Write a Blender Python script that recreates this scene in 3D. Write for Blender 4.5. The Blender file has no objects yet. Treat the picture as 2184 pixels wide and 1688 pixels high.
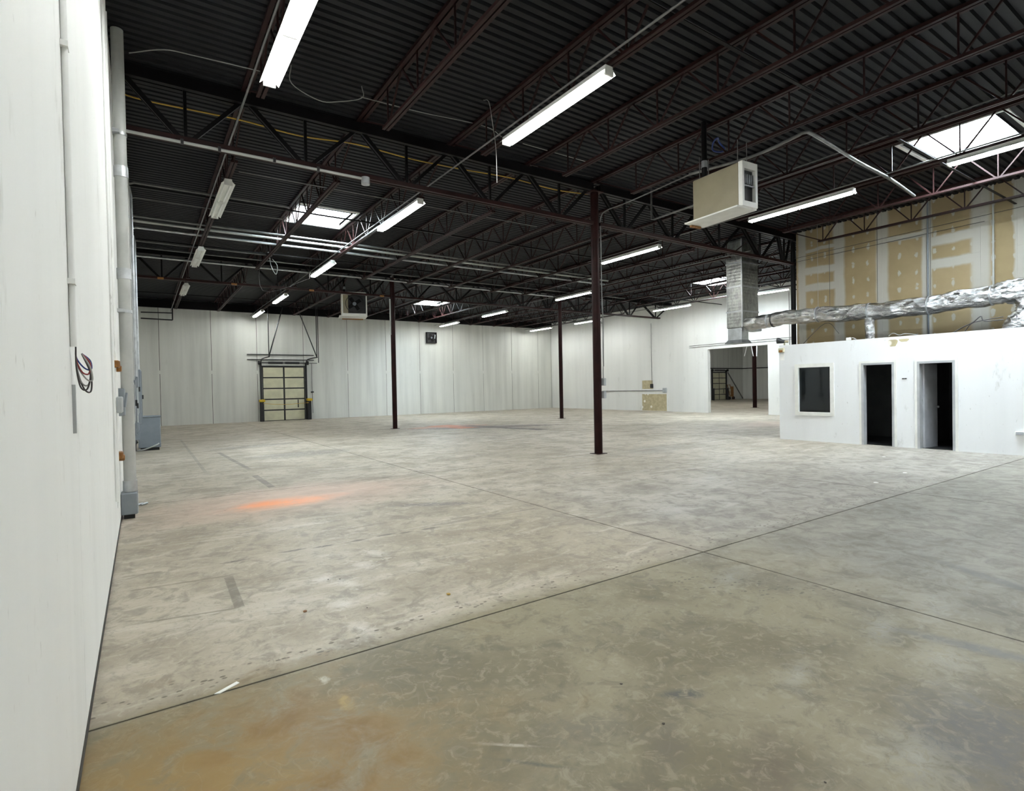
import bpy, math, random
import numpy as np
from mathutils import Vector, Matrix, Quaternion

random.seed(7)
S = bpy.context.scene
COL = S.collection
R_ = math.radians

# ------------------------------------------------------------------ camera
W, HH = 2184, 1688
FPX, CX, CY, EYE = 1167.7, 1092.0, 844.0, 1.64
YAW, PITCH, ROLL = 0.594749, -0.015051, -0.019311
def cam_axes():
    cy, sy, cp, sp = math.cos(YAW), math.sin(YAW), math.cos(PITCH), math.sin(PITCH)
    fwd = np.array([sy*cp, cy*cp, sp]); right = np.array([cy, -sy, 0.]); up = np.cross(right, fwd)
    r2 = math.cos(ROLL)*right + math.sin(ROLL)*up
    u2 = -math.sin(ROLL)*right + math.cos(ROLL)*up
    return np.array([r2, u2, fwd])
CM = cam_axes(); CO = np.array([0, 0, EYE])
cam = bpy.data.cameras.new('camera'); cob = bpy.data.objects.new('camera', cam); COL.objects.link(cob)
cam.sensor_fit = 'HORIZONTAL'; cam.sensor_width = 36.0; cam.lens = FPX/W*36.0
cam.clip_start = 0.05; cam.clip_end = 300
mw = Matrix.Identity(4)
for i in range(3):
    mw[i][0], mw[i][1], mw[i][2], mw[i][3] = CM[0][i], CM[1][i], -CM[2][i], CO[i]
cob.matrix_world = mw
S.camera = cob
# a pixel gives a direction; the surface the thing touches gives the distance
def ray(x, y): return CM.T @ np.array([(x-CX)/FPX, -(y-CY)/FPX, 1.])
def onZ(x, y, z=0.): d = ray(x, y); return CO + d*(z-EYE)/d[2]
def onX(x, y, X): d = ray(x, y); return CO + d*X/d[0]
def onY(x, y, Y): d = ray(x, y); return CO + d*Y/d[1]

# ------------------------------------------------------------------ world, exposure
S.view_settings.view_transform = 'Standard'; S.view_settings.look = 'None'
S.view_settings.gamma = 1.0; S.view_settings.use_curve_mapping = False
S.view_settings.exposure = 1.70
LAMP = 34.0          # radiance of the fluorescent tubes
SKY = 32.0           # overcast daylight above the skylights
wd = bpy.data.worlds.new('World'); S.world = wd; wd.use_nodes = True
bg = wd.node_tree.nodes['Background']; bg.inputs[0].default_value = (0.86, 0.94, 1.0, 1); bg.inputs[1].default_value = SKY

# ------------------------------------------------------------------ main dimensions (metres)
XL, XR, XB, XO = -0.26, 26.2, 17.9, 15.22        # left wall, right wall, bare drywall partition, office front
YB, YF, YG1, YG2 = -4.6, 33.2, 9.76, 21.7        # back wall, dock wall, two girder lines
ZD, ZJ = 6.5, 5.82                                # deck underside, joist bottom chord
XN = 46.0                                         # far side of the neighbouring bay
ZOFF = 2.69                                       # office wall height
SKYL = [  # skylight openings x0,x1,y0,y1
    (3.52, 5.02, 14.9, 16.45), (13.1, 14.86, 3.35, 4.8), (12.95, 14.4, 27.4, 28.9), (21.95, 23.5, 15.3, 16.9)]
for i, (x0, x1, y0, y1) in enumerate(SKYL):       # daylight enters the hall through the four skylights
    L = bpy.data.lights.new('skylight_portal', 'AREA'); L.shape = 'RECTANGLE'
    L.size, L.size_y = x1-x0, y1-y0; L.cycles.is_portal = True
    o = bpy.data.objects.new('skylight_portal', L); COL.objects.link(o); o.location = ((x0+x1)/2, (y0+y1)/2, ZD+.3)

# ------------------------------------------------------------------ node helpers
class NT:
    def __init__(s, name):
        s.m = bpy.data.materials.new(name); s.m.use_nodes = True
        s.t = s.m.node_tree; s.n = s.t.nodes; s.p = s.n['Principled BSDF']; s.pos = s.n.new('ShaderNodeNewGeometry').outputs['Position']
    def link(s, a, b):
        if hasattr(a, 'is_output'): s.t.links.new(a, b)
        else: b.default_value = a
    def math(s, op, a, b=0., c=0., clamp=False):
        n = s.n.new('ShaderNodeMath'); n.operation = op; n.use_clamp = clamp
        for i, v in enumerate((a, b, c)): s.link(v, n.inputs[i])
        return n.outputs[0]
    def mix(s, f, a, b, mode='MIX'):
        n = s.n.new('ShaderNodeMix'); n.data_type = 'RGBA'; n.blend_type = mode
        s.link(f, n.inputs['Factor'])
        for v, k in ((a, 6), (b, 7)): s.link(v if hasattr(v, 'is_output') else (*v, 1) if len(v) == 3 else v, n.inputs[k])
        return n.outputs[2]
    def map(s, vec=None, loc=(0, 0, 0), rot=(0, 0, 0), sc=(1, 1, 1), t='POINT'):
        n = s.n.new('ShaderNodeMapping'); n.vector_type = t; s.link(vec or s.pos, n.inputs[0])
        n.inputs['Location'].default_value = loc; n.inputs['Rotation'].default_value = rot; n.inputs['Scale'].default_value = sc
        return n.outputs[0]
    def noise(s, sc, det=4., vec=None, rough=.55, dist=0.):
        n = s.n.new('ShaderNodeTexNoise'); s.link(vec or s.pos, n.inputs['Vector'])
        n.inputs['Scale'].default_value = sc; n.inputs['Detail'].default_value = det; n.inputs['Roughness'].default_value = rough; n.inputs['Distortion'].default_value = dist
        return n.outputs[0]
    def rng(s, v, a, b, c=0., d=1.):
        n = s.n.new('ShaderNodeMapRange'); n.interpolation_type = 'SMOOTHSTEP'
        for i, q in enumerate((v, a, b, c, d)): s.link(q, n.inputs[i])
        return n.outputs[0]
    def xyz(s, vec=None):
        n = s.n.new('ShaderNodeSeparateXYZ'); s.link(vec or s.pos, n.inputs[0]); return n.outputs
    def blob(s, c, r, ang=0., wob=None, amp=.8, soft=.35):     # irregular stain centred at c
        v = s.map(loc=(c[0], c[1], c[2] if len(c) > 2 else 0), rot=(0, 0, ang), sc=(r[0], r[1], r[2] if len(r) > 2 else 1), t='TEXTURE')
        n = s.n.new('ShaderNodeVectorMath'); n.operation = 'LENGTH'; s.link(v, n.inputs[0])
        d = n.outputs['Value']
        if wob is not None: d = s.math('MULTIPLY_ADD', s.math('SUBTRACT', wob, .5), amp, d)
        return s.rng(d, 1.0, 1.0-soft)
    def bump(s, h, st=.3, dist=.01):
        n = s.n.new('ShaderNodeBump'); n.inputs['Strength'].default_value = st; n.inputs['Distance'].default_value = dist
        s.link(h, n.inputs['Height']); s.link(n.outputs[0], s.p.inputs['Normal'])
    def out(s, col, rough=.6, metal=0., spec=.5):
        s.link(col if hasattr(col, 'is_output') else (*col, 1), s.p.inputs['Base Color']); s.link(rough, s.p.inputs['Roughness'])
        s.link(metal, s.p.inputs['Metallic']); s.p.inputs['Specular IOR Level'].default_value = spec
        return s.m

def paint(name, col, rough=.55, metal=0., var=.12, sc=3., spec=.5, bump=0., bsc=60.):
    t = NT(name); a = t.noise(sc, 5.)
    c = t.mix(t.rng(a, .3, .7), [v*(1-var) for v in col], [min(1, v*(1+var)) for v in col])
    if bump: t.bump(t.noise(bsc, 3.), bump, .01)
    return t.out(c, rough, metal, spec)

def m_wall(name, col, streak=.12, scuff=.0, sc=1., low=None):
    t = NT(name)
    st = t.noise(1.0*sc, 5., t.map(sc=(2.2, 2.2, .12)))
    bl = t.noise(.35, 3.)
    c = t.mix(t.rng(st, .35, .75), col, [v*(1-streak) for v in col])
    c = t.mix(t.rng(bl, .4, .8, 0., .5), c, [v*(1-streak*.8) for v in col])
    if scuff:
        sc1 = t.noise(3.2, 6., t.map(sc=(1, 1, .35)), .7)
        c = t.mix(t.rng(sc1, .60, .72, 0., scuff), c, (.36, .35, .30))
        sc2 = t.noise(18., 3., t.map(sc=(1, 1, .5)))
        c = t.mix(t.rng(sc2, .68, .77, 0., scuff), c, (.30, .29, .26))
    t.bump(t.noise(9., 2.), .12, .01)
    return t.out(c, .62, 0., .35)

M = {}
M['wall_left'] = m_wall('painted_concrete_left', (.90, .905, .885), .05, .30)
M['wall_far'] = m_wall('painted_concrete_panel', (.70, .705, .66), .20, .12)
M['wall_white'] = m_wall('white_painted_drywall', (.78, .78, .75), .08, .25)
M['wall_office'] = m_wall('white_office_paint', (.82, .83, .84), .05, .40)
M['wall_back'] = m_wall('painted_concrete_back', (.75, .75, .72), .1, .1)
M['inner'] = paint('unlit_room_shade', (.085, .087, .09), .7)  # colour darkened to stand for the shade inside the unlit office
M['deck'] = paint('dark_painted_steel_deck', (.0115, .0119, .0142), .55, 0., .25, .8, .2)
M['steel'] = paint('dark_red_steel_primer', (.021, .0068, .0062), .5, 0., .3, 2.5, .2)
M['steel_bk'] = paint('blackened_steel', (.004, .0032, .0036), .5, 0., .3, 2., .18)
M['column'] = paint('maroon_column_paint', (.018, .0042, .0038), .45, 0., .25, 4., .15)
M['galv'] = paint('galvanized_steel', (.50, .52, .53), .38, .75, .15, 6.)
M['emt'] = paint('dull_conduit_steel', (.19, .19, .185), .45, .6, .2, 5.)
M['pipewhite'] = paint('painted_pipe', (.42, .43, .41), .5, 0., .10, 3.)
M['white'] = paint('white_enamel', (.78, .78, .74), .4, 0., .05, 6.)
M['beige'] = paint('beige_enamel', (.27, .235, .155), .45, 0., .06, 3.)
M['black'] = paint('black_paint', (.012, .012, .013), .5, 0., .2, 6.)
M['grey'] = paint('grey_enamel', (.20, .225, .25), .42, 0., .08, 4.)
M['greylt'] = paint('light_grey_enamel', (.40, .42, .43), .45, 0., .08, 5.)
M['yellow'] = paint('yellow_paint', (.62, .42, .02), .5, 0., .1, 8.)
M['cord'] = paint('yellow_cord', (.55, .34, .04), .5)
M['brass'] = paint('amber_box', (.26, .11, .02), .45, 0., .25, 20.)
M['cream'] = paint('cream_door_panel', (.60, .58, .42), .5, 0., .08, 2.5, .4, .15, 8.)
M['doorwhite'] = paint('white_door_leaf', (.42, .43, .46), .4)
M['jamb'] = paint('grey_door_frame', (.42, .43, .44), .45)
M['wire'] = paint('dark_wire', (.05, .045, .045), .5)
M['wirew'] = paint('white_wire', (.34, .34, .32), .5)
M['red'] = paint('red_wire', (.25, .03, .03), .5)
M['blue'] = paint('blue_box', (.02, .05, .22), .5)
M['paper'] = paint('white_scrap', (.88, .88, .85), .7)
M['debris'] = paint('dark_debris', (.06, .05, .04), .8)
M['debrisy'] = paint('ochre_debris', (.45, .30, .07), .8)
M['rust'] = paint('rusty_brown', (.28, .14, .06), .7, 0., .3, 8.)
M['joint'] = paint('joint_filler', (.05, .045, .04), .9)

def m_emit(name, col, st):
    t = NT(name); e = t.n.new('ShaderNodeEmission'); e.inputs[0].default_value = (*col, 1); e.inputs[1].default_value = st
    t.t.links.new(e.outputs[0], t.n['Material Output'].inputs[0]); return t.m
M['tube'] = m_emit('lit_fluorescent_tube', (.965, 1.0, .985), LAMP)

def m_foil():
    t = NT('crinkled_foil')
    n = t.n.new('ShaderNodeTexVoronoi'); t.link(t.map(sc=(7, 4.2, 8)), n.inputs['Vector']); n.inputs['Scale'].default_value = 1.
    n2 = t.noise(7., 6., t.map(rot=(.4, .2, .6), sc=(1, .45, 1)), .65, 1.2)
    t.bump(t.math('ADD', n.outputs['Distance'], n2), .85, .075)
    return t.out(t.mix(t.rng(n2, .3, .7), (.46, .45, .43), (.80, .80, .79)), .2, 1.)
M['foil'] = m_foil()
def m_ductwrap():
    t = NT('foil_faced_duct_wrap')
    n2 = t.noise(10., 4., t.map(sc=(1, 1, .5)), .6, .6)
    p = t.xyz(); g = t.math('MULTIPLY', t.math('SINE', t.math('MULTIPLY', p[2], 60.)), .08)
    t.bump(t.math('ADD', n2, g), .45, .03)
    return t.out(t.mix(t.rng(n2, .3, .7), (.26, .26, .245), (.46, .46, .43)), .33, .95)
M['wrap'] = m_ductwrap()

def m_dome():       # clear acrylic skylight: lets the sky through, scatters part of it
    t = NT('acrylic_skylight')
    a = t.n.new('ShaderNodeBsdfTransparent'); a.inputs[0].default_value = (.80, .86, .90, 1)
    b = t.n.new('ShaderNodeBsdfTranslucent'); b.inputs[0].default_value = (.85, .9, .92, 1)
    mx = t.n.new('ShaderNodeMixShader'); mx.inputs[0].default_value = .35
    t.t.links.new(a.outputs[0], mx.inputs[1]); t.t.links.new(b.outputs[0], mx.inputs[2])
    t.t.links.new(mx.outputs[0], t.n['Material Output'].inputs[0]); return t.m
M['dome'] = m_dome()
def m_glass():      # thin window pane
    t = NT('window_glass')
    a = t.n.new('ShaderNodeBsdfTransparent'); a.inputs[0].default_value = (.55, .58, .58, 1)
    b = t.n.new('ShaderNodeBsdfGlossy'); b.inputs['Roughness'].default_value = .02; b.inputs[0].default_value = (.9, .9, .9, 1)
    fr = t.n.new('ShaderNodeFresnel'); fr.inputs[0].default_value = 1.5
    f = t.math('MULTIPLY', fr.outputs[0], .75, clamp=True)
    mx = t.n.new('ShaderNodeMixShader'); t.link(f, mx.inputs[0])
    t.t.links.new(a.outputs[0], mx.inputs[1]); t.t.links.new(b.outputs[0], mx.inputs[2])
    t.t.links.new(mx.outputs[0], t.n['Material Output'].inputs[0]); return t.m
M['glass'] = m_glass()

def m_floor(bx0, bx1, by0, by1):      # stains that do not reach this slab are left out of its material
    def away(c, R): return c[0]+R < bx0 or c[0]-R > bx1 or c[1]+R < by0 or c[1]-R > by1
    t = NT('sealed_stained_concrete')
    w1 = t.noise(1.1, 6., None, .62, .4); w2 = t.noise(4.2, 5., None, .68, .8); w3 = t.noise(.30, 2.); w4 = t.noise(26., 3.); w5 = t.noise(11., 4., None, .7, 1.2)
    drag = t.noise(1.3, 6., t.map(rot=(0, 0, -.45), sc=(.5, 2.4, 1)), .68, 1.)
    sw = t.noise(1.7, 2., None, .5, 2.2); sw2 = t.noise(2.6, 2., t.map(loc=(7, 3, 0)), .5, 2.8)
    c = t.mix(t.rng(w3, .32, .68), (.375, .328, .25), (.462, .415, .335))
    c = t.mix(t.rng(w1, .42, .66, 0., .75), c, (.27, .23, .175))
    c = t.mix(t.rng(drag, .50, .70, 0., .65), c, (.57, .525, .45))
    c = t.mix(t.rng(w2, .48, .64, 0., .70), c, (.235, .205, .16))
    c = t.mix(t.rng(w5, .52, .68, 0., .45), c, (.24, .22, .18))
    c = t.mix(t.rng(w5, .46, .32, 0., .40), c, (.54, .495, .415))
    c = t.mix(t.rng(w4, .58, .72, 0., .35), c, (.20, .185, .155))
    P = lambda x, y: onZ(x, y)[:2]
    y_ = t.xyz()
    # the slab in front of the first joint is browner
    if by0 < 4.:
     fr = t.math('MULTIPLY', t.rng(t.math('MULTIPLY_ADD', w1, .6, y_[1]), 3.85, 3.62), t.rng(w3, .2, .6, .65, .95))
     ol = t.mix(t.rng(w1, .38, .62), (.245, .215, .14), (.165, .142, .088))
     ol = t.mix(t.rng(w2, .50, .66, 0., .6), ol, (.13, .115, .08)); ol = t.mix(t.rng(w5, .50, .34, 0., .5), ol, (.31, .28, .20))
     ol = t.mix(t.rng(w4, .56, .70, 0., .4), ol, (.14, .125, .09))
     c = t.mix(fr, c, ol)
    # greyer, more polished towards the office
    if by0 < 9. and bx1 > 3.: c = t.mix(t.math('MULTIPLY', t.rng(t.math('MULTIPLY_ADD', w1, 1.2, y_[0]), 4.2, 6.5, 0., .55), t.rng(y_[1], 9., 4.)), c, t.mix(t.rng(w2, .35, .65), (.33, .325, .315), (.175, .17, .162)))
    # amber sealer residue at the foot of the wall
    if not away((-.3, 2.15), 4.4):
     am = t.math('MULTIPLY', t.blob((-.3, 2.15), (2.2, 1.45), .25, w1, 1.6, .6), t.rng(w2, .30, .58, .25, 1.))
     c = t.mix(t.math('MULTIPLY', am, .85), c, t.mix(t.rng(w1, .38, .62), (.205, .115, .028), (.31, .20, .07)))
    # scratches and old swirl marks
    for f, cc, a in ((sw, (.50, .47, .40), .07), (sw2, (.17, .155, .13), .10)) if by0 < 9. else ():
        ln = t.rng(t.math('ABSOLUTE', t.math('SUBTRACT', f, .5)), .010, .003)
        c = t.mix(t.math('MULTIPLY', t.math('MULTIPLY', ln, t.rng(w1, .48, .60)), a), c, cc)
    def st(px, r, ang, col, f, amp=1.2, soft=.5, wob=w2, brk=.75):
        nonlocal c
        if away(P(*px), max(r)*(1.1+amp*.55)): return
        m = t.math('MULTIPLY', t.blob(P(*px), r, ang, wob, amp, soft), t.rng(w5, .36, .58, 1.-brk, 1.))
        c = t.mix(t.math('MULTIPLY', m, f), c, col)
    st((640, 1060), (3.0, 1.7), .1, (.62, .43, .34), .75, .9, 1., w1, .25)     # pinkish wash around two orange patches
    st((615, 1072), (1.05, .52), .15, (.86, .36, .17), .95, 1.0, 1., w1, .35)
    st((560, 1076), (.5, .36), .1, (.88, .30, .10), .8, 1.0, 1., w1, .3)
    st((955, 911), (2.2, 1.0), 0., (.45, .17, .08), .95, 1.4, .5)             # orange patch and dark puddle stain
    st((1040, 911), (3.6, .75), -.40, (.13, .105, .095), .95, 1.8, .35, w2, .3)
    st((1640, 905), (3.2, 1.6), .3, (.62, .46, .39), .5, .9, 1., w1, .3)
    st((650, 968), (1.7, .8), .1, (.20, .18, .155), .85, 2.0, .5)
    st((545, 952), (1.6, .5), .2, (.20, .18, .155), .8, 2.0, .5)
    st((430, 940), (2.2, 3.5), .0, (.30, .26, .20), .6, 1.6, .8, w1)
    st((930, 1076), (.80, .15), -.55, (.19, .175, .16), .85, 1.6, .6)
    st((1400, 960), (2.0, .8), .2, (.27, .255, .23), .6, 2.0, .8)
    def tape(pa, pb, w, col, f):          # straight worn mark between two points
        nonlocal c
        a, b = P(*pa), P(*pb); d = b-a; L = float(np.hypot(*d)); m = (a+b)/2
        if away(m, L*.75+w): return
        p = t.xyz(t.map(loc=(float(m[0]), float(m[1]), 0), rot=(0, 0, math.atan2(d[1], d[0])), sc=(L/2, w/2, 1), t='TEXTURE'))
        k = t.math('MAXIMUM', t.math('ABSOLUTE', p[0]), t.math('ABSOLUTE', p[1]))
        k = t.rng(t.math('MULTIPLY_ADD', t.math('SUBTRACT', w5, .5), .5, k), 1.05, .85)
        c = t.mix(t.math('MULTIPLY', t.math('MULTIPLY', k, t.rng(w2, .3, .55, .45, 1.)), f), c, col)
    tape((487, 1230), (512, 1298), .075, (.165, .15, .12), .8)       # ghosts of floor tape
    tape((270, 1262), (490, 1228), .04, (.21, .185, .135), .75); tape((300, 1330), (510, 1297), .03, (.21, .185, .135), .75); tape((260, 1232), (345, 1220), .04, (.21, .185, .135), .7)
    tape((465, 965), (535, 1003), .10, (.17, .15, .125), .75); tape((542, 1014), (582, 1041), .12, (.16, .14, .115), .8); tape((385, 938), (440, 1010), .07, (.2, .18, .15), .6)
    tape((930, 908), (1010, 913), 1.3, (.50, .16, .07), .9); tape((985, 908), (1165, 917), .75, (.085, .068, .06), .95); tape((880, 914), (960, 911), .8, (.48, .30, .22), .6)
    tape((1150, 1083), (940, 1120), .03, (.15, .135, .11), .75)
    for q, r in (((625, 1175), .16), ((690, 1166), .12), ((765, 1153), .13), ((825, 1141), .15), ((866, 1136), .10), ((920, 1127), .16), ((500, 1198), .14)): st(q, (r, .035), .0, (.13, .12, .10), .9, .9, .5, w2, .4)
    st((1000, 1107), (1.3, .018), .04, (.17, .155, .13), .8, .5, .6, w2, .5)
    st((1455, 1482), (.16, .07), -.5, (.10, .095, .09), .9, 1.6, .7); st((1420, 1600), (.3, .12), .6, (.16, .14, .11), .6, 2., .8)
    st((1250, 1560), (.35, .16), -.4, (.16, .145, .115), .6, 2., .8); st((1640, 1640), (.3, .14), .3, (.15, .12, .09), .7, 2., .8)
    st((2130, 1240), (.11, 1.0), -.42, (.16, .16, .155), .85, 1.2, .8, w1, .4); st((2070, 1380), (.10, .7), .25, (.17, .168, .162), .75, 1.2, .8, w1, .4)
    st((2090, 1570), (.75, .40), .4, (.13, .128, .13), .8, 2.0, .9, w2, .4)
    for q, r in (((1990, 1290), (.5, .22)), ((2010, 1400), (.35, .2)), ((1880, 1345), (.45, .14)), ((1700, 1440), (.35, .12)), ((1960, 1620), (.35, .2)), ((1560, 1230), (.5, .2)), ((1430, 1090), (.8, .5))): st(q, r, .3, (.52, .52, .505), .34, 3.2, 1., w5, .9)
    for q, r in (((742, 1245), (.10, .22)), ((728, 1290), (.14, .14)), ((775, 1205), (.14, .20)), ((800, 1180), (.12, .25)), ((690, 1235), (.14, .10)), ((770, 1340), (.10, .2))): st(q, r, .3, (.68, .65, .60), .7, 3.0, 1., w5, .6)     # irregular white streak
    st((691, 1450), (.035, .06), 0., (.62, .58, .48), .7, 2.6, .8, w5, .6)  # bright spot painted as the glint of a fixture's reflection
    st((735, 1495), (.05, .12), 0., (.42, .30, .12), .7, 1.6, .6)
    st((1090, 1590), (.22, .016), -.7, (.44, .40, .33), .8, 1.2, .8); st((1140, 1630), (.26, .02), -.8, (.12, .11, .09), .8, 1.6, .9)
    # dirt packed along the sawn joints
    for ax, v0 in ((0, float(onZ(1500, 1178)[0])), (0, float((onZ(1904, 1044)[0]+onZ(1447, 990)[0])/2)), (1, float(onZ(1500, 1178)[1])), (1, float(onZ(901, 1010)[1]))):
        k = t.rng(t.math('ABSOLUTE', t.math('SUBTRACT', y_[ax], v0)), .018, .006)
        c = t.mix(t.math('MULTIPLY', k, t.rng(w2, .25, .6, .4, .8)), c, (.10, .088, .068))
    # spatter of dark spots along the joints
    if by0 > 5.: return t.out(c, t.math('MULTIPLY_ADD', w1, .35, t.math('MULTIPLY_ADD', drag, -.22, .42)), 0., .24)
    v = t.n.new('ShaderNodeTexVoronoi'); v.inputs['Scale'].default_value = 13.; t.link(t.map(sc=(1, 1.6, 1)), v.inputs['Vector'])
    sp = t.rng(t.math('MULTIPLY_ADD', w5, .5, v.outputs['Distance']), .52, .40)
    near = t.math('MAXIMUM', t.rng(t.math('ABSOLUTE', t.math('SUBTRACT', y_[1], 3.56)), .16, .05), t.blob(P(1600, 1250), (1.3, .35), -.75, w1, .9, .7))
    c = t.mix(t.math('MULTIPLY', t.math('MULTIPLY', sp, near), .85), c, (.115, .10, .075))
    ro = t.math('MULTIPLY_ADD', w1, .35, t.math('MULTIPLY_ADD', drag, -.22, .42))
    return t.out(c, ro, 0., .24)

def m_drywall():     # bare paper-faced drywall with taping compound
    t = NT('taped_bare_drywall'); p = t.xyz()
    wob = t.noise(1.6, 4.); wf = t.noise(7., 4.)
    yy = t.math('MULTIPLY_ADD', t.math('SUBTRACT', wob, .5), .10, p[1]); zz = t.math('MULTIPLY_ADD', t.math('SUBTRACT', wob, .5), .16, p[2])
    c = t.mix(t.rng(t.noise(.9, 4.), .35, .7), (.30, .23, .125), (.37, .285, .16))
    mud = None
    Yp = lambda x: onX(x, 620, XB)[1]
    def add(m):
        nonlocal mud
        mud = m if mud is None else t.math('MAXIMUM', mud, m)
    for x, w in ((1711, .16), (1790, .20), (1882, .20), (1977, .15), (2092, .25), (2175, .14), (2240, .2), (2330, .2)):
        add(t.rng(t.math('ABSOLUTE', t.math('SUBTRACT', yy, Yp(x))), w, w*.5))
    for xa, xb, y, h in ((1705, 1795, 575, .16), (1705, 1795, 612, .14), (1705, 1795, 530, .07), (1985, 2092, 556, .17), (1985, 2092, 505, .17), (1890, 1975, 505, .10)):
        ya, yb = sorted((Yp(xa), Yp(xb))); zc = onX((xa+xb)/2, y, XB)[2]
        m = t.math('MULTIPLY', t.rng(t.math('ABSOLUTE', t.math('SUBTRACT', zz, zc)), h, h*.5), t.math('MULTIPLY', t.rng(p[1], ya-.1, ya+.05), t.rng(p[1], yb+.1, yb-.05)))
        add(m)
    # dabs over the screws: a loose grid
    fy = t.math('ABSOLUTE', t.math('SUBTRACT', t.math('FRACT', t.math('DIVIDE', t.math('MULTIPLY_ADD', wob, .12, p[1]), .41)), .5))
    fz = t.math('ABSOLUTE', t.math('SUBTRACT', t.math('FRACT', t.math('DIVIDE', t.math('MULTIPLY_ADD', wf, .35, p[2]), .46)), .5))
    d = t.math('SQRT', t.math('ADD', t.math('POWER', t.math('DIVIDE', fy, .11), 2.), t.math('POWER', t.math('DIVIDE', fz, .19), 2.)))
    add(t.math('MULTIPLY', t.rng(t.math('MULTIPLY_ADD', t.math('SUBTRACT', wf, .5), 1.5, d), 1.15, .6), .85))
    c = t.mix(t.math('MULTIPLY', mud, .85), c, (.46, .45, .41))
    return t.out(c, .75, 0., .25)
M['drywall'] = m_drywall()
def m_patch():
    t = NT('torn_paint_patch'); wf = t.noise(6., 4.); p = t.xyz()
    c = t.mix(t.rng(wf, .4, .6), (.50, .44, .28), (.43, .37, .235))
    v = t.n.new('ShaderNodeTexVoronoi'); v.inputs['Scale'].default_value = 2.6; t.link(t.pos, v.inputs['Vector'])
    c = t.mix(t.rng(v.outputs['Distance'], .26, .16), c, (.78, .76, .68))
    return t.out(c, .8, 0., .2)
M['patch'] = m_patch()

# ------------------------------------------------------------------ mesh helpers
class MB:
    def __init__(s): s.v = []; s.f = []; s.sm = []
    def _add(s, vs, fs, sm=False):
        b = len(s.v); s.v += [tuple(map(float, v)) for v in vs]; s.f += [tuple(b+i for i in f) for f in fs]; s.sm += [sm]*len(fs); return s
    def box(s, x0, x1, y0, y1, z0, z1):
        x0, x1 = sorted((x0, x1)); y0, y1 = sorted((y0, y1)); z0, z1 = sorted((z0, z1))
        return s._add([(x0,y0,z0),(x1,y0,z0),(x1,y1,z0),(x0,y1,z0),(x0,y0,z1),(x1,y0,z1),(x1,y1,z1),(x0,y1,z1)],
                      [(0,3,2,1),(4,5,6,7),(0,1,5,4),(1,2,6,5),(2,3,7,6),(3,0,4,7)])
    def bevbox(s, x0, x1, y0, y1, z0, z1, b=.01):     # box with chamfered upright and level edges
        x0, x1 = sorted((x0, x1)); y0, y1 = sorted((y0, y1)); z0, z1 = sorted((z0, z1))
        def ring(z, i): return [(x0+i+b,y0+i,z),(x1-i-b,y0+i,z),(x1-i,y0+i+b,z),(x1-i,y1-i-b,z),(x1-i-b,y1-i,z),(x0+i+b,y1-i,z),(x0+i,y1-i-b,z),(x0+i,y0+i+b,z)]
        vs = ring(z0, b) + ring(z0+b, 0) + ring(z1-b, 0) + ring(z1, b); fs = []
        for k in range(3):
            for i in range(8): j = (i+1) % 8; fs.append((k*8+i, k*8+j, k*8+8+j, k*8+8+i))
        fs += [tuple(range(7, -1, -1)), tuple(range(24, 32))]
        return s._add(vs, fs)
    def bar(s, a, b, w, h=None, up=(0, 0, 1)):        # square bar from a to b
        h = h or w; a = Vector(a); b = Vector(b); d = (b-a).normalized(); u = Vector(up)
        if abs(d.dot(u)) > .98: u = Vector((1, 0, 0))
        x = d.cross(u).normalized(); y = x.cross(d)
        vs = [p + x*sx*w/2 + y*sy*h/2 for p in (a, b) for sx, sy in ((-1,-1),(1,-1),(1,1),(-1,1))]
        return s._add(vs, [(0,1,2,3),(7,6,5,4),(0,4,5,1),(1,5,6,2),(2,6,7,3),(3,7,4,0)])
    def tube(s, pts, r, n=8, cap=True):
        pts = [Vector(p) for p in pts]; rs = r if isinstance(r, (list, tuple)) else [r]*len(pts)
        vs = []; fs = []; prev = None
        for i, p in enumerate(pts):
            d = (pts[min(i+1, len(pts)-1)] - pts[max(i-1, 0)]).normalized()
            if prev is None:
                u = Vector((0, 0, 1)) if abs(d.z) < .9 else Vector((1, 0, 0)); x = d.cross(u).normalized()
            else: x = (prev - d*prev.dot(d)).normalized()
            prev = x; y = d.cross(x)
            for k in range(n):
                a = 2*math.pi*k/n; vs.append(p + (x*math.cos(a) + y*math.sin(a))*rs[i])
        for i in range(len(pts)-1):
            for k in range(n): j = (k+1) % n; fs.append((i*n+k, i*n+j, (i+1)*n+j, (i+1)*n+k))
        s._add(vs, fs, True)
        if cap: s._add(vs[:n], [tuple(range(n-1, -1, -1))]); s._add(vs[-n:], [tuple(range(n))])
        return s
    def disc(s, c, ax, r, t, n=16):
        c = Vector(c); ax = Vector(ax).normalized(); return s.tube([c - ax*t/2, c + ax*t/2], r, n)
    def quad(s, *vs): return s._add(vs, [tuple(range(len(vs)))])
    def prism(s, poly, axis, a, b):                   # polygon (two other coordinates) extruded along axis
        def P(q, t): return {'x': (t, q[0], q[1]), 'y': (q[0], t, q[1]), 'z': (q[0], q[1], t)}[axis]
        n = len(poly); vs = [P(q, a) for q in poly] + [P(q, b) for q in poly]
        return s._add(vs, [tuple(range(n)), tuple(range(2*n-1, n-1, -1))] + [(i, i+n, (i+1) % n + n, (i+1) % n) for i in range(n)])
OFF = {}
def mesh(name, mb, m, off=(0, 0, 0)):
    me = bpy.data.meshes.new(name)
    me.from_pydata([(x-off[0], y-off[1], z-off[2]) for x, y, z in mb.v], [], mb.f)
    me.polygons.foreach_set('use_smooth', mb.sm); me.materials.append(M[m] if isinstance(m, str) else m); me.update(); return me
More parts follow.
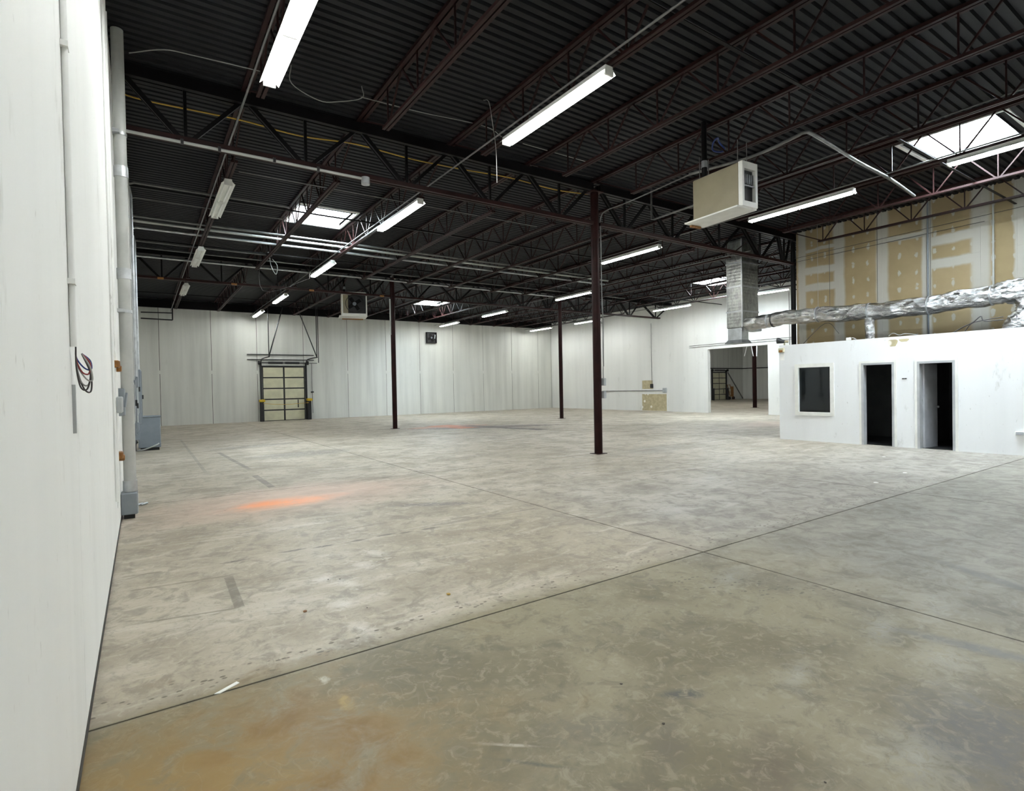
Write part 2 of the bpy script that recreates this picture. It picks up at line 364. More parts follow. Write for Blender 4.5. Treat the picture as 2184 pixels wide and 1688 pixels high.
def tag(o, label, cat, group=None, kind=None):
    if label: o['label'] = label
    if cat: o['category'] = cat
    if group: o['group'] = group
    if kind: o['kind'] = kind
    return o
def thing(name, label, cat, loc=(0, 0, 0), group=None):
    o = bpy.data.objects.new(name, None); COL.objects.link(o); o.location = loc; o.empty_display_size = .1
    OFF[o] = tuple(loc); return tag(o, label, cat, group)
def part(name, mb, m, parent):
    o = bpy.data.objects.new(name, mesh(name, mb, m, OFF[parent])); COL.objects.link(o); o.parent = parent; OFF[o] = OFF[parent]; return o
def solo(name, mb, m, label, cat, group=None, kind=None):
    v = np.array(mb.v); c = (float(v[:, 0].mean()), float(v[:, 1].mean()), float(v[:, 2].min()))
    o = bpy.data.objects.new(name, mesh(name, mb, m, c)); COL.objects.link(o); o.location = c; OFF[o] = c
    return tag(o, label, cat, group, kind)
def struct(name, mb, m, label):
    o = bpy.data.objects.new(name, mesh(name, mb, m)); COL.objects.link(o); OFF[o] = (0, 0, 0)
    o['kind'] = 'structure'; o['label'] = label; return o
def dup(o, loc=None, rotz=None, label=None, group=None, parent=None):
    c = o.copy(); COL.objects.link(c); c.parent = parent
    if loc is not None: c.location = loc
    if rotz is not None: c.rotation_euler = (0, 0, rotz)
    if label: c['label'] = label
    if group: c['group'] = group
    for ch in o.children: dup(ch, parent=c)
    return c
def smooth(pts, k=5):                                  # Catmull-Rom through the points
    P = [Vector(p) for p in pts]; P = [P[0]*2-P[1]] + P + [P[-1]*2-P[-2]]; out = []
    for i in range(1, len(P)-2):
        for j in range(k):
            t = j/k; a, b, c, d = P[i-1], P[i], P[i+1], P[i+2]
            out.append(.5*((2*b) + (c-a)*t + (2*a-5*b+4*c-d)*t*t + (3*b-a-3*c+d)*t**3))
    return out + [P[-2]]
def holes(mb, ax, pos, th, u0, u1, z0, z1, ops):       # wall slab at pos..pos+th with rectangular openings (u0,u1,z0,z1)
    us = sorted({u0, u1, *[q for o in ops for q in o[:2]]})
    for a, b in zip(us[:-1], us[1:]):
        m = (a+b)/2; cur = z0
        for o in sorted([o for o in ops if o[0] < m < o[1]], key=lambda o: o[2]):
            if o[2] > cur: (mb.box(pos, pos+th, a, b, cur, o[2]) if ax == 'x' else mb.box(a, b, pos, pos+th, cur, o[2]))
            cur = o[3]
        if cur < z1: (mb.box(pos, pos+th, a, b, cur, z1) if ax == 'x' else mb.box(a, b, pos, pos+th, cur, z1))
    return mb

# ================================================================== STRUCTURE
XN = float(onY(1585, 852, YF)[0])
# ---- floor: base with dark joint filler, slabs cast between the joints
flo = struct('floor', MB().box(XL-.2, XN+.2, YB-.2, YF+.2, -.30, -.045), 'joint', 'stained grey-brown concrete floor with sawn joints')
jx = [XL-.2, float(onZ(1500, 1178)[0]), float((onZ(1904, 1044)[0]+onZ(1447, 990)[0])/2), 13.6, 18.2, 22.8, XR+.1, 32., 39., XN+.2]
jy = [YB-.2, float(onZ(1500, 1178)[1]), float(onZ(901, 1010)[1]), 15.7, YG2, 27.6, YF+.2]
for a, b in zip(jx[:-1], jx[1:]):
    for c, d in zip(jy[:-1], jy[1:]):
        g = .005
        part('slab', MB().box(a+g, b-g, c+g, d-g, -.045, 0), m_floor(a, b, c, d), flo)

# ---- roof deck: ribs run across the hall
PIT = .1524
def deck():
    mb = MB(); n = int((YF-YB)/PIT)+2
    for i in range(n):
        y = YB-.1 + i*PIT; prof = [(y, ZD), (y+.085, ZD), (y+.103, ZD+.042), (y+.134, ZD+.042), (y+PIT, ZD)]
        cuts = sorted((x0, x1) for x0, x1, y0, y1 in SKYL if y0-.01 < y+PIT/2 < y1+.01); x = XL-.3; seg = []
        for a, b in cuts: seg.append((x, a)); x = b
        seg.append((x, XN+.3))
        for a, b in seg:
            for p, q in zip(prof[:-1], prof[1:]): mb.quad((a, p[0], p[1]), (a, q[0], q[1]), (b, q[0], q[1]), (b, p[0], p[1]))
    return mb
ceil = struct('ceiling', deck(), 'deck', 'dark corrugated steel roof deck')
rb = MB(); xs = sorted({XL-.3, XN+.3, *[q for s in SKYL for q in s[:2]]})      # insulation boards above the deck
for a, b in zip(xs[:-1], xs[1:]):
    y = YB-.2
    for s in sorted([s for s in SKYL if s[0] < (a+b)/2 < s[1]], key=lambda s: s[2]):
        rb.box(a, b, y, s[2]-.08, ZD+.06, ZD+.14); y = s[3]+.08
    rb.box(a, b, y, YF+.2, ZD+.06, ZD+.14)
part('roof_board', rb, 'black', ceil)

# ---- left wall: cast panels with open seams
wl = struct('wall_left', MB().box(XL-.2, XL-.012, YB-.2, YF+.2, 0, ZD+.05), 'wall_left', 'white painted concrete wall along the left side')
ys = [3.36+2.44*k for k in range(-3, 13)]; ys = [YB-.2] + [y for y in ys if YB < y < YF] + [YF+.012]
for a, b in zip(ys[:-1], ys[1:]): part('panel', MB().box(XL-.012, XL, a+.003, b-.003, 0, ZD+.02), 'wall_left', wl)
# ---- dock wall at the end
wf = struct('wall_far', MB().box(XL-.2, XN+.2, YF+.012, YF+.25, 0, ZD+.05), 'joint', 'white precast panel wall with the dock doors at the end')
sx = [float(onY(x, 800, YF)[0]) for x in (341, 452, 549, 648, 742, 824, 896, 967, 1031, 1092, 1148)]
sx = [XL] + sx + [XR-.05]
for a, b in zip(sx[:-1], sx[1:]): part('panel', MB().box(a+.011, b-.011, YF, YF+.03, 0, ZD+.02), 'wall_far', wf)
x = XR-.05
while x < XN: part('panel', MB().box(x+.011, min(x+2.5, XN)-.011, YF, YF+.03, 0, ZD+.02), 'wall_far', wf); x += 2.5
for a in sx[1:-1]:
    for z in (2.75,):
        part('weld_plate', MB().disc((a, YF-.004, z), (0, 1, 0), .09, .012, 12), 'wall_far', wf)
solo('ledger_beam', MB().box(XL+.02, XR-.06, YF-.16, YF-.02, ZD-.46, ZD-.04), 'steel_bk', 'black steel ledger beam along the top of the dock wall', 'beam')
# ---- right wall with the wide opening
oy1, oy0 = float(onX(1510, 800, XR)[1]), float(onX(1638, 800, XR)[1]); oz = float((onX(1510, 745, XR)[2]+onX(1638, 736, XR)[2])/2)
wr = struct('wall_right', holes(MB(), 'x', XR, .22, 9.62, YF+.1, 0, ZD+.05, [(oy0, oy1, 0, oz)]), 'wall_white', 'white painted drywall wall on the right with a wide opening')
struct('wall_back', MB().box(XL-.2, XN, YB-.2, YB, 0, ZD+.05), 'wall_back', 'white painted wall behind the viewer')
struct('wall_return', MB().box(XB+.05, XN+.2, 9.40, 9.62, 0, ZD+.05), 'wall_white', 'white return wall closing the bay behind the drywall partition')
struct('wall_neighbour', MB().box(XN, XN+.2, 9.4, YF+.2, 0, ZD+.05), 'wall_far', 'pale wall on the far side of the neighbouring bay')
# ---- bare drywall partition above the office
wd_ = struct('wall_partition', MB().box(XB+.014, XB+.15, YB-.1, 9.66, 0, ZD+.04), 'drywall', 'tall bare drywall partition with white taping compound')
yj = [9.66] + [float(onX(x, 620, XB)[1]) for x in (1711, 1790, 1882, 1977, 2092, 2170)]
while yj[-1] > YB: yj.append(yj[-1]-1.22)
for k, (a, b) in enumerate(zip(yj[:-1], yj[1:])):
    zs = [0, 3.05, ZD+.03] if k % 2 else [0, 2.44, 4.88, ZD+.03]
    for c, d in zip(zs[:-1], zs[1:]): part('drywall_sheet', MB().box(XB, XB+.014, b+.001, a-.001, c+.001, d-.001), 'drywall', wd_)

# ---- office box
def rect(x0, y0, x1, y1):        # pixel rectangle on the office front -> (y0,y1,z0,z1)
    p = [onX(x, y, XO) for x in (x0, x1) for y in (y0, y1)]; q = np.array(p)
    return float((q[2][1]+q[3][1])/2), float((q[0][1]+q[1][1])/2), float((q[1][2]+q[3][2])/2), float((q[0][2]+q[2][2])/2)
YO = float(onZ(1653, 938)[1])
d1 = rect(1838, 774, 1908, 950); d2 = rect(1957, 770, 2038, 959); wn = rect(1703, 783, 1772, 880)
d1 = (d1[0], d1[1], 0, d1[3]); d2 = (d2[0], d2[1], 0, d2[3])
wo = struct('wall_office', holes(MB(), 'x', XO, .13, YB+.002, YO, 0, ZOFF, [d1, d2, wn]), 'wall_office', 'white office wall with a window and two doorways')
struct('wall_office_side', MB().box(XO+.13, XB-.002, YO-.13, YO, 0, ZOFF), 'wall_office', 'white end wall of the office')
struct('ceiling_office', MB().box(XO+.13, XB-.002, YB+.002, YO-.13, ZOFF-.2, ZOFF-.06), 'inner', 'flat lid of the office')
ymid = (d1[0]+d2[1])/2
struct('wall_office_inner', MB().box(XB-.12, XB-.004, YB+.002, YO-.132, 0.01, ZOFF-.2).box(XO+.131, XB-.12, ymid-.06, ymid+.06, .01, ZOFF-.2), 'inner', 'inner office walls coloured dark for the unlit room')
struct('floor_office', MB().box(XO+.131, XB-.12, YB+.002, ymid-.06, .0005, .012).box(XO+.131, XB-.12, ymid+.06, YO-.132, .0005, .012), 'black', 'dark carpet put in to keep the office interior dim')  # dark covering added so the office floor stays dim
def door_frame(name, d, label):
    o = tag(thing(name, label, None, (XO, (d[0]+d[1])/2, 0)), None, None, None, 'structure')
    y0, y1, _, z1 = d
    for a in (y0, y1-.05): part('jamb', MB().box(XO-.025, XO+.15, a, a+.05, 0, z1), 'jamb', o)
    part('head', MB().box(XO-.025, XO+.15, y0+.05, y1-.05, z1-.05, z1), 'jamb', o)
    for a, b in ((y0-.05, y0), (y1, y1+.05)): part('casing', MB().box(XO-.022, XO-.001, a, b, 0, z1+.05), 'white', o)
    part('casing', MB().box(XO-.022, XO-.001, y0, y1, z1, z1+.05), 'white', o)
    return o
door_frame('door_1', d1, 'empty doorway beside the office window')
D2 = door_frame('door_2', d2, 'office doorway with a white door leaf swung inwards')
hy = d2[1]-.055; ang = R_(85); wl_ = d2[1]-d2[0]-.12; dirv = Vector((math.sin(ang), -math.cos(ang), 0)); nrm = Vector((math.cos(ang), math.sin(ang), 0))
h0 = Vector((XO+.13, hy, .012)); h1 = h0 + dirv*wl_
lf = MB(); vs = [h0, h1, h1-nrm*.042, h0-nrm*.042]; lf.prism([(v.x, v.y) for v in vs], 'z', .012, d2[3]-.06)
leaf = part('door_leaf', lf, 'doorwhite', D2)
kp = h0 + dirv*(wl_-.07) + Vector((0, 0, .96))
part('door_knob', MB().tube([kp-nrm*.042, kp-nrm*.075, kp-nrm*.08, kp-nrm*.11], [.014, .014, .03, .022], 10), 'galv', leaf)
for z in (.25, 1.05, d2[3]-.3): part('hinge', MB().tube([h0+Vector((-.008, .004, z)), h0+Vector((-.008, .004, z+.1))], .012, 8), 'galv', leaf)
W1 = tag(thing('window_1', 'office window with white trim and dark glass', None, (XO, (wn[0]+wn[1])/2, wn[2])), None, None, None, 'structure')
y0, y1, z0, z1 = wn
for a, b, c, d in ((y0-.09, y0+.01, z0-.09, z1+.09), (y1-.01, y1+.09, z0-.09, z1+.09), (y0+.01, y1-.01, z0-.09, z0+.01), (y0+.01, y1-.01, z1-.01, z1+.09)):
    part('window_trim', MB().box(XO-.03, XO-.001, a, b, c, d), 'white', W1)
part('window_pane', MB().box(XO+.055, XO+.061, y0+.001, y1-.001, z0+.001, z1-.001), 'glass', W1)
bs = struct('baseboard_left', MB().box(XL, XL+.006, YB, YF, 0, .035), 'joint', 'thin dark joint strip at the foot of the left wall')

# ================================================================== ROOF STEEL
# ---- skylights
for k, ((x0, x1, y0, y1), lab) in enumerate(zip(SKYL, ('bright acrylic skylight above the conduits near the dock door', 'large bright skylight above the bare drywall partition',
        'small bright skylight near the black fan on the dock wall', 'bright skylight behind the tall sheet metal duct'))):
    t = thing('skylight', lab, 'skylight', (x0, y0, ZD), None)
    y0s = YB-.1 + math.floor((y0-YB+.1)/PIT)*PIT - .0; y1s = YB-.1 + math.ceil((y1-YB+.1)/PIT)*PIT
    part('curb', MB().box(x0-.05, x0, y0s, y1s, ZD-.02, ZD+.34).box(x1, x1+.05, y0s, y1s, ZD-.02, ZD+.34).box(x0-.05, x1+.05, y0s-.06, y0s+.01, ZD-.02, ZD+.34).box(x0-.05, x1+.05, y1s-.01, y1s+.06, ZD-.02, ZD+.34), 'white', t)
    dm = MB(); n = 8; vs = []; fs = []
    for i in range(n+1):
        for j in range(n+1):
            u, v = i/n, j/n; h = .22*(1-(2*u-1)**4)*(1-(2*v-1)**4)
            vs.append((x0-.05+u*(x1-x0+.1), y0s-.06+v*(y1s-y0s+.12), ZD+.345+h))
    for i in range(n):
        for j in range(n): q = i*(n+1)+j; fs.append((q, q+n+1, q+n+2, q+1))
    dm._add(vs, fs, True); part('dome', dm, 'dome', t)
    if k != 1:
        for q in (1, 2): part('glazing_bar', MB().box(x0, x1, y0s+(y1s-y0s)*q/3-.02, y0s+(y1s-y0s)*q/3+.02, ZD+.30, ZD+.33), 'greylt', t)

# ---- open-web joists
def joist(L, joined, npan):
    t = thing('roof_joist', '', 'joist')
    zt, zb = ZD-.002, ZJ; e = 1.42
    part('top_chord', MB().box(-.068, -.012, 0, L, zt-.055, zt).box(.012, .068, 0, L, zt-.055, zt), 'steel', t)
    part('bottom_chord', MB().box(-.055, -.010, e-.12, L-e+.12, zb, zb+.045).box(.010, .055, e-.12, L-e+.12, zb, zb+.045), 'steel', t)
    bn = [e + (L-2*e)*k/npan for k in range(npan+1)]; tops = [.12] + [(a+b)/2 for a, b in zip(bn[:-1], bn[1:])] + [L-.12]
    segs = []
    for k, y in enumerate(bn):
        segs += [((0, y, zb+.03), (0, y, zt-.04), .022), ((0, y-.03, zb+.03), (0, tops[k]+.03, zt-.04), .026), ((0, y+.03, zb+.03), (0, tops[k+1]-.03, zt-.04), .026)]
    if joined:
        mb = MB()
        for a, b, w in segs: mb.bar(a, b, w)
        o = part('web_bars', mb, 'steel', t); o['kind'] = 'stuff'
    else:
        for a, b, w in segs: part('web_bar', MB().bar(a, b, w), 'steel', t)
    return t
ORD = ['first', 'second', 'third', 'fourth', 'fifth', 'sixth', 'seventh', 'eighth', 'ninth', 'tenth', 'eleventh', 'twelfth', 'thirteenth']
J1 = [1.5, 3.36, 5.2, 7.08, 9.0, 10.95, 12.85, 15.02, 16.95]
J2 = [1.5, 3.36, 5.2, 7.05, 8.9, 10.75, 12.8, 14.5, 16.36, 18.2, 20.05, 21.85, 23.6]
for ya, yb, xs, joined, npan, lab, grp in (
        (YG1-11.9, YG1, J1, False, 8, 'dark red open-web roof joist over the office side, %s from the left wall', 'roof joists over the office side'),
        (YG1, YG2, J2, False, 8, 'dark red open-web joist between the two truss girders, %s from the left wall', 'roof joists between the truss girders'),
        (YG2, YF-.17, J2, True, 8, 'dark open-web joist meeting the dock wall, %s from the left wall', 'roof joists near the dock wall')):
    p = joist(yb-ya, joined, npan); p['label'] = lab; p['group'] = grp
    for k, (o, x) in enumerate(zip([p]+[dup(p) for _ in xs[1:]], xs)): o.location = (x, ya, 0); o['label'] = lab % ORD[k]
# joists behind the viewer carry on to the back wall
p = joist(YG1-11.9-YB-.02, True, 1); p['label'] = 'short dark red roof joist against the back wall'; p['group'] = 'roof joists against the back wall'
for o, x in zip([p]+[dup(p) for _ in J1[1:]], J1): o.location = (x, YB+.01, 0)
# ---- bridging angles across the joists
for y, xs, lab in ((4.2, (XL+.02, XB-.05), 'thin bridging angle crossing the joists over the office side'), (13.6, (XL+.02, XR-.05), 'thin bridging angle crossing the joists just past the first girder'), (18.2, (XL+.02, XR-.05), 'thin bridging angle crossing the joists just before the second girder'), (27.5, (XL+.02, XR-.05), 'thin bridging angle crossing the joists near the dock wall')):
    solo('bridging_angle', MB().bar((xs[0], y, ZJ+.075), (xs[1], y, ZJ+.075), .05, .012).bar((xs[0], y+.022, ZJ+.09), (xs[1], y+.022, ZJ+.09), .008, .04), 'steel_bk', lab, 'bridging')

# ---- truss girders
ZG0, ZG1 = 5.47, ZD-.06
def girder(x0, x1, y, nodes, lab, cut=False):
    t = thing('truss_girder', lab, 'girder', ((x0+x1)/2, y, ZG0))
    part('top_chord', MB().box(x0, x1, y-.105, y-.02, ZG1-.17, ZG1).box(x0, x1, y+.02, y+.105, ZG1-.17, ZG1), 'steel_bk', t)
    xe = x1-1.0 if cut else x1
    part('bottom_chord', MB().box(x0, xe, y-.085, y-.02, ZG0, ZG0+.075).box(x0, xe, y+.02, y+.085, ZG0, ZG0+.075), 'steel', t)
    nd = [x0+.05] + [n for n in nodes if x0+.5 < n < x1-.5] + [x1-.05]
    for a, b in zip(nd[:-1], nd[1:]):
        c = (a+b)/2
        part('web_diagonal', MB().bar((a+.05, y-.02, ZG1-.12), (c-.07, y-.02, ZG0+.05), .05, .07).bar((a+.05, y+.045, ZG1-.12), (c-.07, y+.045, ZG0+.05), .02, .07), 'steel_bk', t)
        part('web_diagonal', MB().bar((b-.05, y, ZG1-.12), (c+.07, y, ZG0+.05), .055, .06), 'steel_bk', t)
        part('web_post', MB().bar((c, y, ZG0+.05), (c, y, ZG1-.1), .045, .045), 'steel_bk', t)
    return t
XC1, XC2 = 9.09, 8.75
girder(XL+.025, XC1-.11, YG1, J1, 'heavy truss girder from the left wall to the nearest column')
girder(XC1+.11, XB-.1, YG1, J1, 'heavy truss girder from the nearest column to the drywall partition')
girder(XB+.1, XR-.02, YG1, J2, 'heavy truss girder past the end of the drywall partition')
girder(XL+.025, XC2-.11, YG2, J2, 'second-row truss girder between the left wall and the mid column')
girder(XC2+.11, 17.59, YG2, J2, 'second-row truss girder between the two distant columns')
girder(17.83, XR-.02, YG2, J2, 'second-row truss girder ending at the right wall', True)

# ---- columns
def column(x, y, lab, r=.1, top=ZG1-.17, m='column'):
    t = thing('steel_column', lab, 'column', (x, y, 0))
    part('shaft', MB().tube([(x, y, 0), (x, y, top-.02)], r, 24), m, t)
    part('base_plate', MB().box(x-r*1.5, x+r*1.5, y-r*1.5, y+r*1.5, .0005, .012), m, t)
    part('cap_plate', MB().box(x-r*1.6, x+r*1.6, y-r*1.6, y+r*1.6, top-.02, top), m, t)
    return t
column(XC1, YG1, 'maroon round steel column carrying conduits and switch boxes', .098)
column(XC2, YG2, 'dark round column with a pale conduit down its upper half', .098)
column(17.71, YG2, 'maroon round column in front of the white right wall', .098)
column(XB+.02, 9.78, 'dark steel column at the end of the bare drywall partition', .075, ZG1-.17, 'steel_bk')
cn = onZ(1610, 870); column(float(cn[0]), float(cn[1]), 'maroon column seen through the wide wall opening', .13, ZD)

# ================================================================== LIGHTS
ZL = 5.70
def fixture(lit):
    t = thing('fluorescent_fixture', '', 'light fixture'); L = 1.22
    part('housing', MB().prism([(-.065, .10), (-.065, .055), (-.035, .03), (.035, .03), (.065, .055), (.065, .10)], 'y', -L, L), 'white', t)
    for sd in (-1, 1): part('reflector', MB().prism([(sd*.064, .056), (sd*.064, .052), (sd*.118, .004), (sd*.122, .006)], 'y', -L, L), 'white', t)
    for c in (-L/2, L/2):
        for x in (-.05, .05):
            part('tube', MB().tube([(x, c-.55, 0), (x, c+.55, 0)], .02, 6), 'tube' if lit else 'white', t)
    for y in (-L+.012, 0, L-.012): part('lamp_holder', MB().box(-.075, .075, y-.012, y+.012, -.025, .06), 'white', t)
    for y in (-.8, .8): part('hanger_rod', MB().bar((0, y, .10), (0, y, .12), .012), 'emt', t)
    return t
fl_lit, fl_off = fixture(True), fixture(False); used = {}
def put(lit, x, y, lab, grp):
    p = fl_lit if lit else fl_off
    o = dup(p) if used.get(lit) else p; used[lit] = True
    o.location = (x, y, ZL); o['label'] = lab
    if grp: o['group'] = grp
    return o
def rowY(pa, pb, ymax=YF-.9): 
    y = float((onZ(*pa, ZL)[1]+onZ(*pb, ZL)[1])/2); return min(y, ymax-1.22)
put(True, 1.5, rowY((627, 76), (625, 80)), 'lit fluorescent fixture hanging close to the left wall', None)
put(True, 1.5, 1.9, 'unseen lit fluorescent fixture overhead near the left wall', None)  # unseen lamp of this row, moved closer to brighten the near wall
for k, (a, b) in enumerate((((497, 388), (468, 470)), ((435, 530), (415, 572)), ((402, 608), (393, 632)))):
    put(False, 1.5, rowY(a, b), '%s unlit white fluorescent fixture from the dock wall, along the left wall' % ORD[2-k], 'unlit fixtures along the left wall')
g2 = 'lit fixtures in the row past the dock door'
for k, (a, b) in enumerate((((1310, 155), (1075, 310)), ((905, 430), (810, 495)), ((715, 560), (665, 592)), ((612, 630), (590, 648)), ((557, 668), (537, 685)))):
    put(True, 5.14, rowY(a, b), 'lit fluorescent fixture, %s from the dock wall in the row leading to the dock door' % ORD[4-k], g2)
put(True, 5.14, -.6, 'lit fluorescent fixture, sixth from the dock wall in the row leading to the dock door', g2)
g3 = 'lit fixtures beside the hanging heater'
for (a, b), l in ((((1820, 412), (1600, 472)), 'lit fluorescent fixture right beside the beige unit heater'), (((1390, 528), (1282, 560)), 'lit fluorescent fixture just past the truss girder beyond the nearest column')):
    put(True, 12.82, rowY(a, b), l, g3)
put(True, 12.82, rowY((2035, 360), (2035, 360))-1.22, 'lit fluorescent fixture beside the large skylight over the office', None)
put(True, 12.82, -2.4, 'lit fluorescent fixture over the office near the back wall', None)
for k, (a, b) in enumerate((((1268, 623), (1187, 642)), ((1085, 665), (1035, 677)), ((970, 690), (930, 700)))):
    put(True, 16.3, rowY(a, b), 'lit fluorescent fixture, %s from the dock wall in the row by the wall fan' % ORD[2-k], 'lit fixtures leading to the wall fan')
for k, (a, b) in enumerate((((1690, 625), (1625, 635)), ((1492, 652), (1410, 667)), ((1297, 684), (1240, 692)), ((1168, 704), (1120, 711)))):
    put(True, 23.6, rowY(a, b), 'lit fluorescent fixture, %s from the dock wall along the right wall' % ORD[3-k], 'lit fixtures along the right wall')
for x, y in [(x, y) for x in (29., 34., 39.) for y in (29., 23., 16.)]: put(True, x, y, 'unseen fluorescent fixture added to light the neighbouring bay', 'added unseen fixtures in the neighbouring bay').location.z = ZD-.106  # unseen lamps added to brighten the view through the opening
# conduits feeding the rows, strapped under the joists
def pipe(name, pts, r, m, lab, cat, grp=None, n=8, k=0): return solo(name, MB().tube(smooth(pts, k) if k else pts, r, n), m, lab, cat, grp)
def feed(x, y0, y1, lab): pipe('conduit', [(x-.17, y0, ZJ+.03), (x-.17, y1, ZJ+.03)], .015, 'emt', lab, 'conduit')
feed(1.5, YB+.1, YF-.3, 'long conduit above the fixtures along the left wall'); feed(5.2, YB+.1, YF-.3, 'long conduit above the fixtures leading to the dock door')
feed(12.86, YB+.1, 14., 'conduit above the fixtures beside the unit heater'); feed(16.36, 10.2, YF-.3, 'conduit above the fixtures leading to the wall fan'); feed(23.65, 10.2, YF-.3, 'conduit above the fixtures along the right wall')

# ================================================================== PIPES AND WIRES UNDER THE ROOF
ZP = ZJ+.12
def xpipe(pts, r, m, lab, z=ZP, drop=None, x1=None):
    q = [onZ(*p, z) for p in pts]; y = float(np.mean([v[1] for v in q])); xa, xb = float(q[0][0]), float(q[-1][0])
    if x1: xb = x1
    p = [(xa, y, z), (xb, y, z)]
    if drop: p = [(XL+.06, y, drop), (XL+.06, y, z-.18), (XL+.11, y, z-.06), (XL+.24, y, z), (xb, y, z)]
    return pipe('conduit', p, r, m, lab, 'conduit')
xpipe([(504, 379), (840, 420), (1152, 481)], .012, 'emt', 'thin conduit crossing just past the first girder')
xpipe([(267, 392), (460, 416), (619, 440)], .022, 'emt', 'conduit running from the left wall towards the dock-side skylight', drop=4.2)
xpipe([(261, 409), (443, 440), (594, 478)], .012, 'emt', 'thin conduit from the left wall below the skylight conduits', drop=5.)
xpipe([(284, 466), (438, 482), (594, 503), (840, 526)], .03, 'emt', 'first of three parallel pipes passing under the dock-side skylight', x1=15.)
xpipe([(284, 478), (432, 492), (652, 514), (840, 536)], .034, 'pipewhite', 'thick pale pipe passing under the dock-side skylight', x1=16.)
xpipe([(287, 490), (427, 503), (840, 547)], .036, 'galv', 'shiny pipe passing under the dock-side skylight', drop=3.6, x1=16.5)
xpipe([(276, 517), (416, 526), (570, 541)], .026, 'emt', 'conduit from the left wall ending at a junction box with a wire loop', drop=2.6)
xpipe([(289, 534), (515, 552), (666, 560)], .022, 'emt', 'conduit crossing above the elbowed pipe', x1=20.)
xpipe([(306, 555), (493, 565), (666, 580), (840, 596), (1042, 618), (1185, 633)], .036, 'galv', 'long pipe turning down the left wall with a wide elbow', drop=2.2)
ya = float(onZ(570, 541, ZP)[1]); xa = float(onZ(575, 541, ZP)[0])
t = thing('junction_box', 'small pale junction box with a hanging loop of cable', 'junction box', (xa, ya, ZP-.1))
part('box', MB().bevbox(xa-.05, xa+.07, ya-.05, ya+.05, ZP-.07, ZP+.05, .008), 'white', t)
part('cable_loop', MB().tube(smooth([(xa, ya, ZP-.07), (xa+.05, ya, ZP-.4), (xa+.18, ya, ZP-.62), (xa+.22, ya, ZP-.35), (xa+.08, ya, ZP-.15)], 6), .009, 6), 'wirew', t)
# pipe clamped under the first girder, ending in a round box
gx = float(onY(775, 385, YG1)[0]); gz = ZG0-.03
t = thing('girder_conduit', 'pale conduit clamped along the bottom chord of the first girder', 'conduit', (XL, YG1, gz))
part('pipe', MB().tube([(XL+.02, YG1-.11, gz), (gx, YG1-.11, gz)], .024, 8), 'pipewhite', t)
part('junction_box', MB().tube([(gx, YG1-.11, gz-.10), (gx, YG1-.11, gz+.027)], .075, 14), 'galv', t)
for x in (.6, 1.1, 1.9, 2.6): part('clamp', MB().box(x-.02, x+.02, YG1-.145, YG1-.087, gz-.03, gz+.04), 'black', t)
# yellow cord draped along the girder
yc = [onY(x, y, YG1+.22) for x, y in ((272, 60), (278, 100), (268, 160), (268, 195), (300, 212), (420, 237), (520, 258), (640, 290), (760, 308), (880, 340), (990, 362), (1090, 380), (1180, 404), (1255, 415))]
for p in yc[:4]: p[0] = XL+.06
for p in yc: p[2] = min(p[2], ZD-.03)
pipe('yellow_cord', yc, .011, 'cord', 'yellow cord draped through the webs of the first girder', 'cord', k=5, n=6)
# thin wires
def wire(pts, plane, v, lab, m='wirew', r=.007, k=5, up=False):
    f = {'y': onY, 'x': onX, 'z': onZ}[plane]; q = [f(*p, v) for p in pts]
    for p in q: p[2] = min(p[2], ZD-.02)
    if up: q = [np.array([q[0][0], q[0][1], ZD])] + q + [np.array([q[-1][0], q[-1][1], ZD])]
    return pipe('wire', q, r, m, lab, 'wire', n=6, k=k)
wire([(275, 113), (350, 106), (420, 120), (555, 152)], 'y', 8.6, 'pale wire running from the left wall to the nearest lit fixture')
wire([(622, 178), (680, 214), (720, 217), (772, 209)], 'y', 8.6, 'slack white wire hanging beside the nearest lit fixture', up=True)
wire([(770, 207), (900, 240), (1000, 260), (1045, 272), (1070, 292)], 'y', 8.7, 'pale wire strung to the far end of a twin fixture')
wire([(1027, 0), (1030, 80), (1042, 190), (1050, 260), (1058, 320), (1060, 390)], 'y', 7.9, 'pale cord hanging down in front of the girder', r=.006, k=3)
wire([(560, 620), (650, 598), (660, 585)], 'y', 19.5, 'thin wire sagging between the fixtures near the dock door', 'wire', up=True)
wire([(1115, 300), (1250, 337)], 'y', 8.9, 'pale straight wire beyond the twin fixture', k=2)
wire([(1130, 352), (1265, 378)], 'y', 9.3, 'thin wire near the top of the nearest column', 'wire', k=2)
# conduit that runs along a joist, then down the nearest column with its boxes
t = thing('column_conduit', 'pale conduit bending down the nearest column to two switch boxes', 'conduit', (XC1+.12, YG1-.05, 1.))
xa = XC1+.13; pj = onZ(1470, 372, ZJ-.03)
part('pipe', MB().tube(smooth([(float(pj[0])+.02, float(pj[1]), ZJ-.03), (xa+.02, YG1-1.0, ZJ-.03), (xa, YG1-.25, ZJ-.04), (xa, YG1-.06, ZJ-.2), (xa, YG1-.06, ZJ-.6), (xa, YG1-.06, 4.), (xa+.03, YG1-.06, 3.2), (xa+.02, YG1-.06, 2.4), (xa+.02, YG1-.06, 2.1)], 5), .014, 8), 'emt', t)
part('pipe', MB().tube([(xa+.04, YG1-.02, ZJ-.3), (xa+.04, YG1-.02, 3.4)], .010, 8), 'emt', t)
for y, z in ((815, 2.0), (842, 1.6)):
    z = float(onY(1288, y, YG1)[2]); part('switch_box', MB().bevbox(xa-.03, xa+.05, YG1-.12, YG1, z-.09, z+.09, .008), 'greylt', t)
part('drop', MB().tube([(xa+.01, YG1-.06, 1.65), (xa+.01, YG1-.06, 2.1)], .010, 6), 'emt', t)
